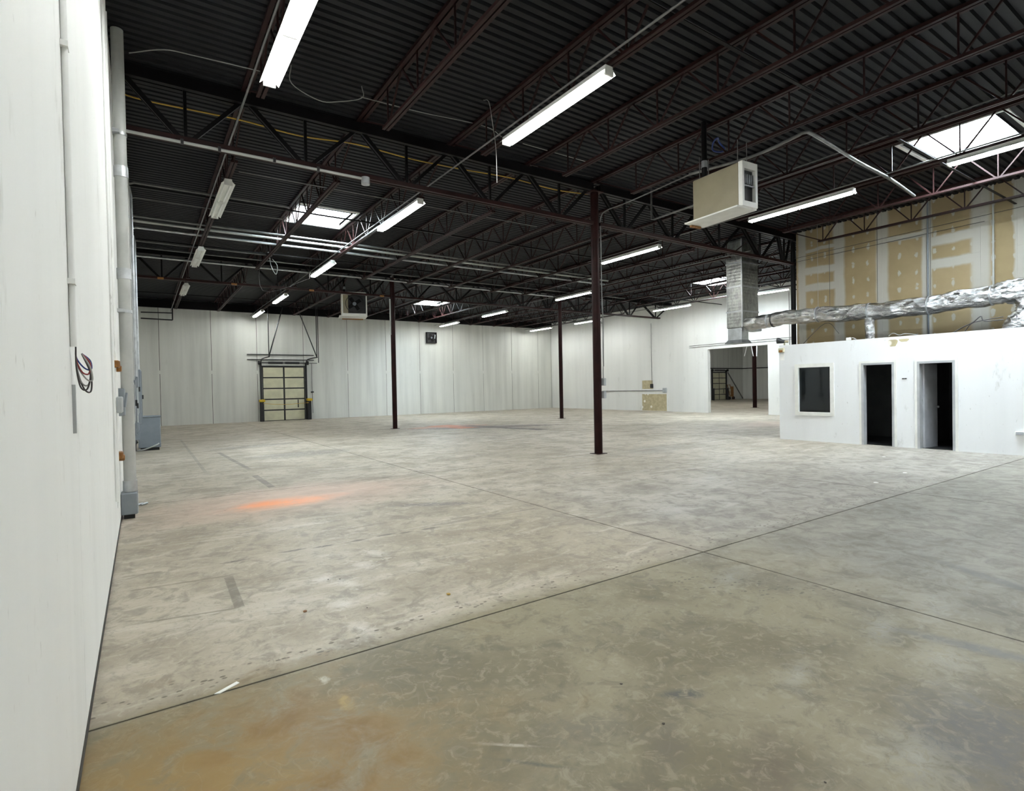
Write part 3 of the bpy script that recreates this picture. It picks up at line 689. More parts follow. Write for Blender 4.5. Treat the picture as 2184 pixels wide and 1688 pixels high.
t = pipe('conduit', [(XC2-.13, YG2-.06, 5.4), (XC2-.13, YG2-.06, float(onY(838, 715, YG2)[2]))], .03, 'pipewhite', 'pale conduit down the upper half of the mid column', 'conduit')
# conduit with an elbow beside the heater and the run past the big skylight
z = ZJ-.03
pipe('conduit', smooth([onZ(1470, 372, z), onZ(1600, 335, z), onZ(1690, 295, z), onZ(1715, 283, z), onZ(1740, 290, z), onZ(1830, 345, z), onZ(1900, 383, z), onZ(1950, 418, z)], 4), .03, 'emt', 'bent conduit looping across the joists behind the unit heater', 'conduit')
_q = onZ(1390, 472, 5.6)
pipe('conduit', [(_q[0], _q[1], ZD-.01), (_q[0], _q[1], 5.64), onZ(1395, 468, 5.6), onZ(1480, 438, 5.6)], .022, 'emt', 'short conduit stub feeding the beige unit heater', 'conduit')
for k, y in enumerate((388, 393, 398)):
    a, b = onZ(1610, y, ZJ+.14), onZ(2184, 222+k*5, ZJ+.14)
    pipe('conduit', [(float(a[0]), float(a[1]), ZJ+.14), (float(a[0]), float(b[1])-1, ZJ+.14)], .014, 'emt', 'thin conduit of a trio running past the unit heater', 'conduit', 'trio of thin conduits past the heater')
# blue wire bundle and hooks
bp = onZ(1552, 318, 6.1); bp[0] = 9.07; t = thing('cable_coil', 'small dark blue coil of cable tied to a joist', 'cable coil', bp)
cc = Vector(bp)
part('coil', MB().tube([cc+Vector((.16*math.cos(a)*(1+.1*math.sin(3*a)), .05*math.sin(2*a), .12*math.sin(a))) for a in [i*.35 for i in range(40)]], .016, 6), 'blue', t)

# ================================================================== UNIT HEATERS
def heater(c, w, d, h, yaw, lab, fan=False):
    t = thing('unit_heater', lab, 'heater', (0, 0, 0))
    part('cabinet', MB().bevbox(-w/2, w/2, -d/2+.03, d/2, 0, h, .012), 'beige', t)
    # louvred outlet on the -y face
    fr = part('outlet_frame', MB().box(-w/2, -w/2+.05, -d/2-.05, -d/2+.03, 0, h).box(w/2-.05, w/2, -d/2-.05, -d/2+.03, 0, h).box(-w/2+.05, w/2-.05, -d/2-.05, -d/2+.03, h-.12, h).box(-w/2+.05, w/2-.05, -d/2-.05, -d/2+.03, 0, .09), 'white', t)
    part('outlet_recess', MB().box(-w/2+.05, w/2-.05, -d/2+.02, -d/2+.032, .09, h-.12), 'black', t)
    if fan:
        part('fan_shroud', MB().tube([(0, -d/2-.06, h*.5), (0, -d/2-.03, h*.5)], [.36, .40], 20, False), 'black', t)
        for k in range(4):
            a = k*math.pi/2+.6; part('blade', MB().bar((.05*math.cos(a), -d/2-.03, h*.5+.05*math.sin(a)), (.3*math.cos(a), -d/2-.02, h*.5+.3*math.sin(a)), .15, .008, up=(0, 1, 0)), 'steel_bk', t)
        part('motor', MB().tube([(0, -d/2-.07, h*.5), (0, -d/2+.0, h*.5)], .08, 12), 'grey', t)
        part('side_grille', MB().box(-w/2+.05, -w/2+.26, -d/2-.045, -d/2, .09, h-.12), 'beige', t)
    else:
      for k in range(6): part('louvre', MB().bar((-w/2+.08+k*(w-.16)/5, -d/2-.01, h*.52), (-w/2+.08+k*(w-.16)/5, -d/2-.01, h*.74), .03, .01), 'galv', t)
    if not fan: part('shelf', MB().box(-w/2+.05, w/2-.05, -d/2-.03, -d/2, h*.47, h*.49), 'greylt', t)
    part('drip_pan', MB().box(-w/2-.10, w/2+.01, -d/2-.02, d/2+.12, -.025, .0), 'white', t)
    part('pan_lip', MB().tube([(-w/2+.05, d/2+.1, -.04), (w/2-.1, d/2+.1, -.04)], .03, 8), 'brass', t)
    for x in (-w/2+.08, w/2-.08):
        for y in (-d/2+.1, d/2-.1): part('hanger_rod', MB().tube([(x, y, h), (x, y, ZJ-c[2]+.02)], .008, 6), 'emt', t)
    part('flue', MB().tube([(-w/2+.15, d/2-.15, h), (-w/2+.15, d/2-.15, h+.25), (-w/2+.15, d/2-.15, ZD-c[2]-.02)], .05, 12), 'steel_bk', t); part('flue_collar', MB().tube([(-w/2+.15, d/2-.15, h+.22), (-w/2+.15, d/2-.15, h+.34)], .058, 12), 'galv', t)
    t.location = c; t.rotation_euler = (0, 0, yaw); return t
hp = onZ(1576, 446, 4.62)
heater((float(hp[0])+.22, float(hp[1])+.46, 4.66), .40, 1.02, .76, R_(-4), 'large beige unit heater hanging near the closest column')
hp = onY(755, 676, YG2+2.0)
h2 = heater((float(hp[0]), float(hp[1]), float(hp[2])), 1.05, .8, 1.0, R_(-14), 'dirty pale unit heater with a round fan hanging beside the mid column', True)

# ================================================================== DUCTS
DX = 16.75
t = thing('vertical_duct', 'tall foil-wrapped rectangular duct dropping from the roof beside the partition', 'duct', (DX, 11., 3.))
yy1, yy0 = float(onX(1549, 650, DX)[1]), float(onX(1583, 650, DX)[1]); xx1 = float(onY(1624, 650, yy0)[0])
zb1 = float(onX(1565, 700, DX)[2]); zb2 = float(onX(1565, 733, DX)[2])
part('duct_body', MB().bevbox(DX, xx1-.18, yy0, yy1, zb1, ZD-.01, .02), 'wrap', t)
part('side_duct', MB().bevbox(xx1-.175, xx1, yy0+.15, yy1-.2, zb1+.25, ZD-.01, .02), 'wrap', t)
for z in (zb1+.55, 4.9, 5.7): part('seam_band', MB().box(DX-.008, xx1-.17, yy0-.008, yy1+.008, z-.025, z+.025), 'galv', t)
part('corner_bead', MB().box(DX-.012, DX+.03, yy0-.012, yy0+.03, zb1, ZD-.02), 'galv', t)
lw = (yy1-yy0)*.9
PX = float(onY(1600, 715, yy0)[0])
part('plenum', MB().bevbox(DX+.03, PX, yy0+.06, yy1-.02, zb2+.1, zb1, .01), 'galv', t)
part('outlet_collar', MB()._add([(DX+.03, yy0+.06, zb2+.12), (PX+.02, yy0+.06, zb2+.12), (PX+.02, yy1-.02, zb2+.12), (DX+.03, yy1-.02, zb2+.12),
     (DX-.05, yy0-.02, zb2), (PX+.08, yy0-.02, zb2), (PX+.08, yy1+.06, zb2), (DX-.05, yy1+.06, zb2)], [(0,1,5,4),(1,2,6,5),(2,3,7,6),(3,0,4,7),(4,5,6,7)]), 'galv', t)
part('outlet_box', MB().bevbox(PX+.02, xx1+.02, yy0+.0, yy0+.35, zb1-.10, zb1-.002, .02), 'galv', t)
# horizontal foil duct over the office
dz0, dz1 = [float(onX(x, y, DX+.2)[2]) for x, y in ((1640, 684), (2100, 637))]; DZ = (dz0+dz1)/2; dxx = DX+.2
yA = yy0-.024; yE = float(onX(2135, 632, dxx)[1]); rD = .245
pts = []; rr = []; n = 42
for i in range(n+1):
    y = yA + (yE-yA)*i/n; u = i/n
    w_ = min(1., max(0., (i-1)/4)); pts.append((dxx+.02*w_*math.sin(i*1.3), y, DZ+w_*(.015*math.sin(i*.9)+.06*math.sin(u*math.pi*2.2)))); rr.append(rD*(1+.05*math.sin(i*2.1)+.04*random.uniform(-1, 1))*(.9+.12*u))
t = thing('foil_duct', 'long silver crinkled foil duct running above the office', 'duct', (dxx, (yA+yE)/2, DZ))
part('duct_body', MB().tube(pts, rr, 20), 'foil', t)
e0 = Vector(pts[-1])
def flex(name, path, r, lab_parent):
    q = smooth(path, 8); rs = [r*(1+.09*(i % 2)+.03*random.uniform(-1, 1)) for i in range(len(q))]; return part(name, MB().tube(q, rs, 18), 'foil', lab_parent)
flex('end_elbow', [e0+Vector((0, .05, .0)), e0+Vector((0, -.28, .02)), e0+Vector((0, -.52, -.2)), e0+Vector((0, -.50, -.55)), e0+Vector((0, -.32, -.75)), e0+Vector((0, -.22, ZOFF-.07-e0.z))], .25, t)
yb = float(onX(1858, 690, dxx)[1])
flex('branch_duct', [(dxx, yb, DZ), (dxx-.05, yb+.02, DZ-.35), (dxx-.06, yb, DZ-.65), (dxx-.06, yb, ZOFF-.05)], .115, t)
flex('end_duct', [e0+Vector((0, -.1, 0)), e0+Vector((.02, -.8, .05)), e0+Vector((.05, -1.8, .1)), e0+Vector((.05, -3.0, .1))], .27, t)
for x in (1640, 1652, 1745, 1858, 1985, 2120):
    y = float(onX(x, 660, dxx)[1]); k = min(range(len(pts)), key=lambda i: abs(pts[i][1]-y)); c = Vector(pts[k])
    part('strap', MB().disc(c, (0, 1, 0), rr[k]*1.06, .03, 20), 'black' if x in (1652,) else 'galv', t)
for x, m in ((1745, 'wirew'), (1770, 'wire'), (1872, 'wire'), (1985, 'wire')):
    y = float(onX(x, 660, dxx)[1]); part('hanger_wire', MB().tube([(dxx, y, DZ+.2), (dxx, y, ZD-.1)], .006, 6), m, t)
# dark pipe and pale pipe standing in front of the partition
y = float(onX(1979, 600, XB-.1)[1]); pipe('standpipe', [(XB-.09, y, ZOFF-.06), (XB-.09, y, ZD-.05)], .022, 'grey', 'dark thin pipe standing in front of the bare drywall', 'pipe')
y = float(onX(2118, 500, XB-.1)[1]); pipe('standpipe', [(XB-.09, y, DZ+.25), (XB-.09, y, ZD-.01)], .022, 'pipewhite', 'short white pipe rising from the foil duct', 'pipe')
for k, (a, b) in enumerate((((1695, 560), (2100, 472)), ((1695, 552), (2184, 440)))):
    p, q = onX(*a, XB-.03), onX(*b, XB-.03); pipe('wire', [p, q], .006, 'wire', 'dark wire stretched across the bare drywall', 'wire', 'wires across the drywall')

# ================================================================== ON AND AROUND THE OFFICE
zt = ZOFF
p = onX(1667, 736, XO+.05)
t = thing('floodlight', 'small black and beige floodlight on the office corner', 'floodlight', (XO+.05, float(p[1]), zt))
c = Vector((XO+.05, float(p[1]), zt+.11))
part('lamp_head', MB().tube([c+Vector((-.08, .09, .03)), c+Vector((-.06, .07, .03)), c+Vector((.02, -.03, .0)), c+Vector((.06, -.08, 0))], [.085, .085, .05, .035], 14), 'black', t)
part('bracket', MB().bar(c+Vector((.04, -.06, 0)), (c.x+.04, c.y-.06, zt), .03), 'beige', t)
part('arm', MB().tube([c+Vector((.03, -.05, 0)), c+Vector((.08, -.16, -.01))], .035, 10), 'beige', t)
p = onX(1667, 748, XO-.03); t = thing('alarm_strobe', 'yellowed plastic alarm unit below the corner floodlight', 'alarm', (XO, float(p[1]), float(p[2])))
y, z = float(p[1]), float(p[2])
part('body', MB().bevbox(XO-.07, XO-.001, y-.08, y+.09, z-.06, z+.07, .015), 'cream', t); part('lens', MB().bevbox(XO-.1, XO-.07, y-.06, y+.05, z-.055, z+.01, .01), 'brass', t)
p = onX(1668, 762, XO); solo('notice_paper', MB().box(XO-.004, XO-.0005, float(p[1])-.06, float(p[1])+.06, float(p[2])-.09, float(p[2])+.09), 'paper', 'small white notice pinned under the alarm unit', 'paper')
p = onX(1929, 808, XO); t = thing('wall_plate', 'narrow dark wall plate between the two office doorways', 'wall plate', (XO, float(p[1]), float(p[2])))
part('plate', MB().bevbox(XO-.012, XO-.0005, float(p[1])-.05, float(p[1])+.05, float(p[2])-.012, float(p[2])+.012, .004), 'black', t); part('screw', MB().disc((XO-.013, float(p[1]), float(p[2])), (1, 0, 0), .005, .003, 8), 'galv', t)
p = onX(2180, 925, XO); t = thing('outlet_box', 'small white outlet box low on the office wall', 'outlet', (XO, float(p[1]), float(p[2])))
part('box', MB().bevbox(XO-.05, XO-.0005, float(p[1])-.1, float(p[1])+.1, float(p[2])-.04, float(p[2])+.04, .008), 'white', t); part('cover', MB().bevbox(XO-.056, XO-.05, float(p[1])-.09, float(p[1])+.09, float(p[2])-.032, float(p[2])+.032, .002), 'doorwhite', t)
for (x, y), (ry, rz) in (((1904, 732), (.10, .11)), ((1928, 726), (.10, .045))):
    p = onX(x, y, XO); poly = [(float(p[1])+ry*math.cos(a)*(1+.2*math.sin(3*a)), float(p[2])+rz*math.sin(a)*(1+.25*math.cos(2*a))) for a in [i*math.pi/8 for i in range(16)]]
    solo('paint_scar', MB().prism(poly, 'x', XO-.003, XO-.0004), 'patch', 'tan scar where paint peeled near the top of the office wall', 'paint scar', 'peeled paint scars on the office wall')
def woff(pts, lab, m='wirew', r=.008, X=XO+.06):
    f = [onX(*p, X) for p in pts]
    if X > XO+.2: f[0][2] = ZOFF-.056
    return pipe('wire', f, r, m, lab, 'wire', n=6, k=5)
woff([(1814, 722), (1820, 721), (1832, 727), (1845, 725)], 'white wire lying on the office wall top by the branch duct')
woff([(1895, 717), (1905, 711), (1918, 715), (1930, 712), (1955, 714)], 'white wire curling along the office wall top')
p = onX(1809, 722, XO+.04); t = thing('junction_box', 'small white junction box lying on the office wall top', 'junction box', (XO+.05, float(p[1]), zt))
part('box', MB().bevbox(XO+.02, XO+.11, float(p[1])-.05, float(p[1])+.05, zt, zt+.07, .01), 'white', t); part('lid', MB().bevbox(XO+.025, XO+.105, float(p[1])-.045, float(p[1])+.045, zt+.07, zt+.078, .003), 'doorwhite', t)
woff([(2020, 712), (2050, 700), (2075, 688), (2092, 675), (2100, 685), (2140, 682)], 'dark cable arching over the office wall by the duct elbow', 'wire', .012, XO+.5)
woff([(2052, 706), (2070, 692), (2095, 684), (2140, 676)], 'second dark cable beside the duct elbow', 'wire', .010, XO+.6)
woff([(1700, 690), (1760, 690), (1790, 712)], 'dark slack cable hanging under the foil duct', 'wire', .008, dxx)
# ================================================================== RIGHT WALL DETAILS
def rw(x, y, d=0.): return onX(x, y, XR-d)
a, b = rw(1368, 841), rw(1424, 877); 
solo('bare_patch', MB().box(XR-.006, XR-.0005, float(rw(1370, 860)[1]), float(rw(1422, 860)[1]), .02, float(rw(1396, 841)[2])), 'patch', 'tan unpainted patch low on the right wall', 'wall patch')
solo('bare_patch', MB().box(XR-.006, XR-.0005, float(rw(1370, 820)[1]), float(rw(1392, 820)[1]), float(rw(1380, 830)[2]), float(rw(1380, 812)[2])), 'patch', 'small torn tan patch above the wall conduit', 'wall patch')
t = thing('wall_conduit', 'thin dark conduit along the right wall ending in a box', 'conduit', rw(1350, 834))
z = float(rw(1350, 834)[2]); part('pipe', MB().tube([(XR-.03, float(rw(1285, 834)[1]), z), (XR-.03, float(rw(1415, 832)[1]), z)], .022, 8), 'emt', t)
y = float(rw(1419, 832)[1]); part('outlet_box', MB().bevbox(XR-.12, XR-.0005, y-.12, y+.12, z-.12, z+.16, .015), 'greylt', t)
y = float(rw(1391, 822)[1]); part('valve', MB().bevbox(XR-.10, XR-.0005, y-.10, y+.10, z+.16, z+.42, .02), 'black', t); part('riser', MB().tube([(XR-.03, y, z+.3), (XR-.03, y, float(rw(1391, 690)[2]))], .012, 6), 'emt', t)
for y0_, y1_ in (((1470, 738), (1688, 720)), ((1470, 742), (1688, 724))):
    p, q = rw(*y0_, .03), rw(*y1_, .03); pipe('conduit', [(XR-.03, float(p[1]), float((p[2]+q[2])/2)), (XR-.03, float(q[1]), float((p[2]+q[2])/2))], .009, 'wire', 'thin conduit of a pair above the wide wall opening', 'conduit', 'pair of conduits above the opening')
p = rw(1683, 660, .04); pipe('conduit', [(XR-.04, float(p[1]), 0.3), (XR-.04, float(p[1]), ZD-.5)], .014, 'emt', 'thin upright conduit beside the wide wall opening', 'conduit')
for x, x2 in ((1592, 1587), (1601, 1606), (1613, 1613)):
    p, q = rw(x, 742), rw(x2, 760); solo('hanging_strip', MB().bar((XR+.05, float(p[1]), oz+.01), (XR+.03, float(q[1]), float(q[2])), .05, .008), 'paper', 'pale plastic strip hanging from the top of the wide opening', 'plastic strip', 'plastic strips in the opening')

# ================================================================== DOCK WALL
def dock_door(xa, xb, zt, lab, Y, tracks=True):
    t = thing('dock_door', lab, 'door', ((xa+xb)/2, Y, 0)); w = xb-xa; st = .045
    part('door_slab', MB().box(xa, xb, Y-.05, Y-.012, 0, zt), 'black', t)
    for r in range(5):
        for c in range(2):
            x0 = xa + w*c/2 + st; x1 = xa + w*(c+1)/2 - st; z0 = zt*r/5 + .035; z1 = zt*(r+1)/5 - .035
            part('door_panel', MB().bevbox(x0, x1, Y-.062, Y-.05, z0, z1, .004), 'cream', t)
    for x in (xa-.12, xb+.03): part('track', MB().box(x, x+.09, Y-.13, Y-.002, 0, zt+.25), 'black', t)
    part('spring_shaft', MB().tube([(xa-.15, Y-.16, zt+.22), (xb+.15, Y-.16, zt+.22)], .03, 8).tube([(xa+.3, Y-.16, zt+.22), (xa+w*.47, Y-.16, zt+.22)], .06, 10).tube([(xa+w*.53, Y-.16, zt+.22), (xb-.3, Y-.16, zt+.22)], .06, 10), 'black', t)
    part('header', MB().box(xa-.03, xb+.03, Y-.10, Y-.012, zt, zt+.06), 'black', t)
    part('handle', MB().box(xb-.42, xb-.37, Y-.085, Y-.06, zt*.235, zt*.385), 'black', t)
    for x in (xa-.2, xb+.13): part('cable_drum', MB().disc((x+.03, Y-.16, zt+.22), (1, 0, 0), .11, .09, 14), 'black', t)
    if tracks:
        ze = zt+.42; ye = Y-2.6
        for s, x in ((-1, xa-.08), (1, xb+.08)):
            part('overhead_track', MB().tube(smooth([(x, Y-.1, zt+.12), (x, Y-.35, zt+.36), (x, Y-.9, ze), (x, ye, ze)], 4), .035, 6), 'black', t)
            part('track_hanger', MB().bar((x, ye+.05, ze), (x, ye+.05, ZJ+.4), .04), 'black', t)
            part('track_hanger', MB().bar((x, ye+.05, ze), (x-s*.85, ye+.6, ZJ+.4), .045), 'black', t)
        part('track_hanger', MB().bar((xb+.16, ye+.05, ze-.3), (xb+.16, ye+.05, ZJ+.4), .035), 'black', t)
        part('rear_bar', MB().bar((xb+.08, ye+.05, ze-.32), (xb+.08-.55, ye+.4, ze-.32), .03), 'black', t)
        for dz in (.30, .58): part('wall_rail', MB().bar((xa-.75, Y-.05, zt+.10+dz), (xb+.55, Y-.05, zt+.10+dz), .045), 'black', t)
    return t
xa, xb = float(onY(560, 840, YF)[0]), float(onY(650, 840, YF)[0]); dzt = float(onY(605, 783, YF)[2])
dock_door(xa, xb, dzt, 'cream panelled dock door with black tracks in the dock wall', YF)
for x, lab in ((xa-.1, 'black guard post with a yellow cap on the near-wall side of the dock door'), (xb+.16, 'black guard post with a yellow cap and pull chain beside the dock door')):
    zc = float(onY(555, 856, YF)[2])
    t = thing('guard_post', lab, 'guard post', (x, YF-.3, 0))
    part('post', MB().bevbox(x-.1, x+.1, YF-.42, YF-.21, 0, zc-.06, .015), 'black', t); part('cap', MB().bevbox(x-.14, x+.16, YF-.46, YF-.19, zc-.06, zc+.09, .03), 'yellow', t)
pipe('safety_chain', smooth([(xa-.05, YF-.475, 1.0), (xa+1.1, YF-.50, .92), (xb+.1, YF-.475, .98)], 5), .012, 'cord', 'thin yellow chain stretched low across the dock door', 'chain')
t = thing('pull_chain', 'thin pull chain and wall cleat hanging beside the dock door', 'chain', (xb+.4, YF, .3))
part('chain', MB().tube([(xb+.42, YF-.06, .35), (xb+.40, YF-.06, dzt+.2)], .012, 6), 'black', t); part('cleat', MB().bevbox(xb+.34, xb+.5, YF-.08, YF-.001, 1.55, 1.62, .01), 'black', t)
# hanging bracket under the roof beside the left wall
t = thing('pipe_bracket', 'black rectangular hanger frame high on the dock wall by the left corner', 'bracket', (.9, YF-.5, 5.2))
a, b, c, d = onY(300, 666, YF-.6), onY(368, 668, YF-.6), onY(368, 683, YF-.6), onY(300, 679, YF-.6)
part('top_bar', MB().bar(a, b, .05), 'black', t); part('bottom_bar', MB().bar(d, c, .06), 'black', t); part('end_bar', MB().bar((b[0], b[1], ZD-.1), c, .06), 'black', t)
# exhaust fan
p = onY(919, 721, YF); x, z = float(p[0]), float(p[2])
t = thing('wall_fan', 'square black exhaust fan high on the dock wall', 'fan', (x, YF, z-.35))
w = .36
part('housing', MB().box(x-w, x+w, YF-.16, YF-.002, z+w-.05, z+w).box(x-w, x+w, YF-.16, YF-.002, z-w, z-w+.05).box(x-w, x-w+.05, YF-.16, YF-.002, z-w+.05, z+w-.05).box(x+w-.05, x+w, YF-.16, YF-.002, z-w+.05, z+w-.05), 'steel_bk', t)
part('back', MB().box(x-w+.05, x+w-.05, YF-.03, YF-.002, z-w+.05, z+w-.05), 'black', t)
for k in range(4):
    a = k*math.pi/2+.4; part('blade', MB().bar((x, YF-.09, z), (x+.27*math.cos(a), YF-.08, z+.27*math.sin(a)), .16, .008, up=(0, 1, 0)), 'steel_bk', t)
part('hub', MB().disc((x, YF-.09, z), (0, 1, 0), .06, .08, 12), 'grey', t); part('bracket', MB().bar((x+.2, YF-.15, z-.05), (x+.24, YF-.15, z+.2), .05), 'galv', t)
# ================================================================== NEIGHBOURING BAY
xa2, xb2 = float(onY(1519, 830, YF)[0]), float(onY(1547, 830, YF)[0]); z2 = float(onY(1532, 795, YF)[2])
dock_door(xa2, xb2, z2, 'cream panelled dock door seen through the wide opening', YF, False)
for x, lab in ((1522, 'black guard post left of the distant dock door panels'), (1552, 'black guard post between the distant dock door and the brown hand truck')):
    p = onY(x, 850, YF-.5); t = thing('guard_post', lab, 'guard post', (float(p[0]), float(p[1]), 0)); q = float(p[0])
    part('post', MB().tube([(q, p[1], 0), (q, p[1], 1.1)], .10, 12), 'black', t); part('cap', MB().disc((q, p[1], 1.13), (0, 0, 1), .11, .06, 12), 'black', t)
p = onY(1560, 850, YF-.5); q = float(p[0]); t = thing('hand_truck', 'rusty brown hand truck leaning by the distant dock door', 'hand truck', (q, YF-.5, 0))
for s in (-.22, .22): part('rail', MB().bar((q+s, YF-.55, .15), (q+s, YF-.2, 1.5), .05), 'rust', t)
for z in (.4, .75, 1.1, 1.45): part('rung', MB().bar((q-.22, YF-.55+(z-.15)*.26, z), (q+.22, YF-.55+(z-.15)*.26, z), .04), 'rust', t)
part('toe_plate', MB().box(q-.28, q+.28, YF-.85, YF-.5, .02, .04), 'rust', t)
for s in (-.32, .32): part('wheel', MB().disc((q+s, YF-.5, .16), (1, 0, 0), .16, .07, 14), 'black', t)
part('load_board', MB().box(q-.2, q+.2, YF-.62, YF-.57, .3, 1.3), 'brass', t)
zc = float(onX(1620, 790, XN)[2]); pipe('conduit', [(XR+3, YF-.05, 3.1), (XN-.05, YF-.05, 3.1), (XN-.05, 12, 3.1)], .04, 'steel_bk', 'dark pipe running along the neighbouring bay wall', 'conduit')
pipe('brace_pole', [(xb2+.3, YF-.1, z2), (min(xb2+3.6, XN-.2), YF-.1, .05)], .05, 'emt', 'slanting grey pole leaning by the distant dock door', 'pole')

# ================================================================== LEFT WALL
def onL(x, y, d=0.): return onX(x, y, XL+d)
# painted surface conduit ending in a loop of loose wires
yv = 3.14
t = thing('wall_conduit', 'white surface conduit on the near left wall ending in loose wires', 'conduit', (XL, yv, 1.8))
part('pipe', MB().tube([(XL+.013, yv, 1.86), (XL+.013, yv, ZD-.1)], .013, 10), 'wall_left', t)
for z in (2.15, 3.2, 4.4): part('strap', MB().box(XL, XL+.028, yv-.03, yv+.03, z-.012, z+.012), 'wall_left', t)
base = Vector((XL+.02, yv, 1.86))
for k, (m, dy, dz) in enumerate((('wire', .03, -.19), ('wirew', .04, -.17), ('red', .025, -.12), ('wire', .05, -.20), ('blue', .035, -.10), ('wirew', .02, -.15))):
    part('loose_wire', MB().tube(smooth([base, base+Vector((.0, .005+.004*k, dz*.5)), base+Vector((.012+.004*k, dy*.5, dz*.95)), base+Vector((.035+.004*k, dy, dz)), base+Vector((.048, dy*.9, dz*.6)), base+Vector((.02, .012, -.03))], 6), .0035, 6), m, t)
solo('cable_channel', MB().box(XL, XL+.012, yv+.02, yv+.05, float(onL(165, 920)[2]), 1.69), 'greylt', 'short grey cable channel below the loose wires', 'cable channel')
# large upright pipe standing on a grey pull box
yp = 8.95; xp = XL+.105
t = thing('riser_pipe', 'thick pale vertical pipe with couplings on the left wall', 'pipe', (xp, yp, .4))
part('pipe', MB().tube([(xp, yp, .34), (xp, yp, ZD-.02)], .072, 18), 'pipewhite', t)
for z in (.42, 3.25, 4.6): part('coupling', MB().tube([(xp, yp, z-.07), (xp, yp, z+.07)], .082, 18), 'galv', t)
for z in (2.75, 5.1): part('pipe_clamp', MB().tube([(xp, yp, z-.02), (xp, yp, z+.02)], .08, 18).box(XL+.022, xp, yp-.14, yp-.06, z-.02, z+.02), 'galv', t)
t = thing('pull_box', 'grey steel pull box on the floor under the thick pipe', 'electrical box', (XL+.09, yp, 0))
part('body', MB().bevbox(XL+.002, XL+.18, yp-.18, yp+.10, .06, .34, .008), 'grey', t); part('cover', MB().bevbox(XL+.18, XL+.19, yp-.17, yp+.09, .07, .33, .004), 'greylt', t); part('foot', MB().box(XL+.03, XL+.15, yp-.12, yp+.05, 0, .06), 'black', t)
# slim conduits and amber outlet boxes left of the riser
for k, (y, z0, z1) in enumerate(((7.2, .5, 6.2), (7.7, .35, 6.2), (8.1, .9, 6.2))):
    pipe('conduit', [(XL+.016, y, z0), (XL+.016, y, z1)], .013, 'wall_left', 'slim white conduit beside the thick riser pipe', 'conduit', 'slim conduits beside the riser pipe')
for y, z, lab in ((7.75, 1.98, 'amber outlet box at head height beside the riser pipe'), (8.0, .92, 'amber outlet box low beside the riser pipe')):
    t = thing('outlet_box', lab, 'outlet', (XL, y, z)); part('box', MB().bevbox(XL, XL+.06, y-.14, y+.02, z-.03, z+.05, .008), 'brass', t); part('cover', MB().bevbox(XL+.06, XL+.066, y-.13, y+.01, z-.024, z+.044, .002), 'rust', t); part('side_box', MB().bevbox(XL, XL+.075, y+.03, y+.16, z-.07, z+.0, .008), 'brass', t)
t = thing('disconnect_switch', 'light grey disconnect switch box beside the riser pipe', 'switch box', (XL, 7.6, 1.5))
part('box', MB().bevbox(XL+.03, XL+.085, 7.35, 7.68, 1.44, 1.62, .01), 'greylt', t); part('lever', MB().bar((XL+.10, 7.55, 1.5), (XL+.12, 7.6, 1.66), .02), 'grey', t); part('back_box', MB().bevbox(XL, XL+.09, 8.2, 8.45, 1.38, 1.72, .01), 'grey', t)
# electrical gear further along the wall
for k, (y, w, z0, z1, d, m, lab) in enumerate(((11.2, .5, 1.15, 1.85, .16, 'greylt', 'first light grey electrical panel past the riser pipe'), (12.9, .6, .85, 2.0, .17, 'grey', 'dark grey electrical panel between two lighter ones'), (14.1, .55, 1.2, 2.3, .2, 'greylt', 'tall light grey electrical panel with conduits above'),
        (16.6, .8, .9, 2.25, .26, 'grey', 'wide grey switchgear cabinet nearest the transformer'))):
    t = thing('electrical_panel', lab, 'electrical panel', (XL, y, z0))
    part('cabinet', MB().bevbox(XL+.022, XL+d, y-w/2, y+w/2, z0, z1, .012), m, t); dr = part('door', MB().bevbox(XL+d, XL+d+.012, y-w/2+.03, y+w/2-.03, z0+.04, z1-.04, .004), m, t)
    part('handle', MB().box(XL+d+.012, XL+d+.04, y-w/2+.07, y-w/2+.11, (z0+z1)/2-.05, (z0+z1)/2+.05), 'black', dr)
    for j in range(3): part('conduit', MB().tube([(XL+.06+.035*j*(d/.2), y-.12+.12*j, z1), (XL+.06+.035*j*(d/.2), y-.12+.12*j, ZJ-.1*j)], .028-.004*j, 10), ('galv', 'pipewhite', 'emt')[j], t)
    part('lower_conduit', MB().tube([(XL+.06, y, z0), (XL+.06, y, .02)], .022, 8), 'emt', t)
t = thing('transformer_cabinet', 'blue-grey transformer cabinet standing on the floor by the left wall', 'transformer', (.1, 19.4, 0))
ty = 19.12; tx = float(onZ(344, 960)[0]); tz = .97
part('cabinet', MB().bevbox(XL+.15, tx, ty, ty+.75, .08, tz, .012), 'grey', t); part('lid', MB().bevbox(XL+.13, tx+.02, ty-.02, ty+.77, tz, tz+.03, .008), 'grey', t); part('plinth', MB().box(XL+.2, tx-.04, ty+.04, ty+.7, 0, .08), 'black', t)
part('loose_conduit', MB().tube(smooth([(XL+.12, ty-.05, .02), (XL+.3, ty-.12, .05), (tx-.12, ty-.10, .16), (tx-.05, ty-.06, .2)], 5), .02, 8), 'pipewhite', t)
part('elbow', MB().tube(smooth([(XL+.1, ty+.1, .25), (XL+.08, ty-.06, .3), (XL+.06, ty-.12, .15), (XL+.06, ty-.12, .02)], 5), .045, 10), 'black', t)
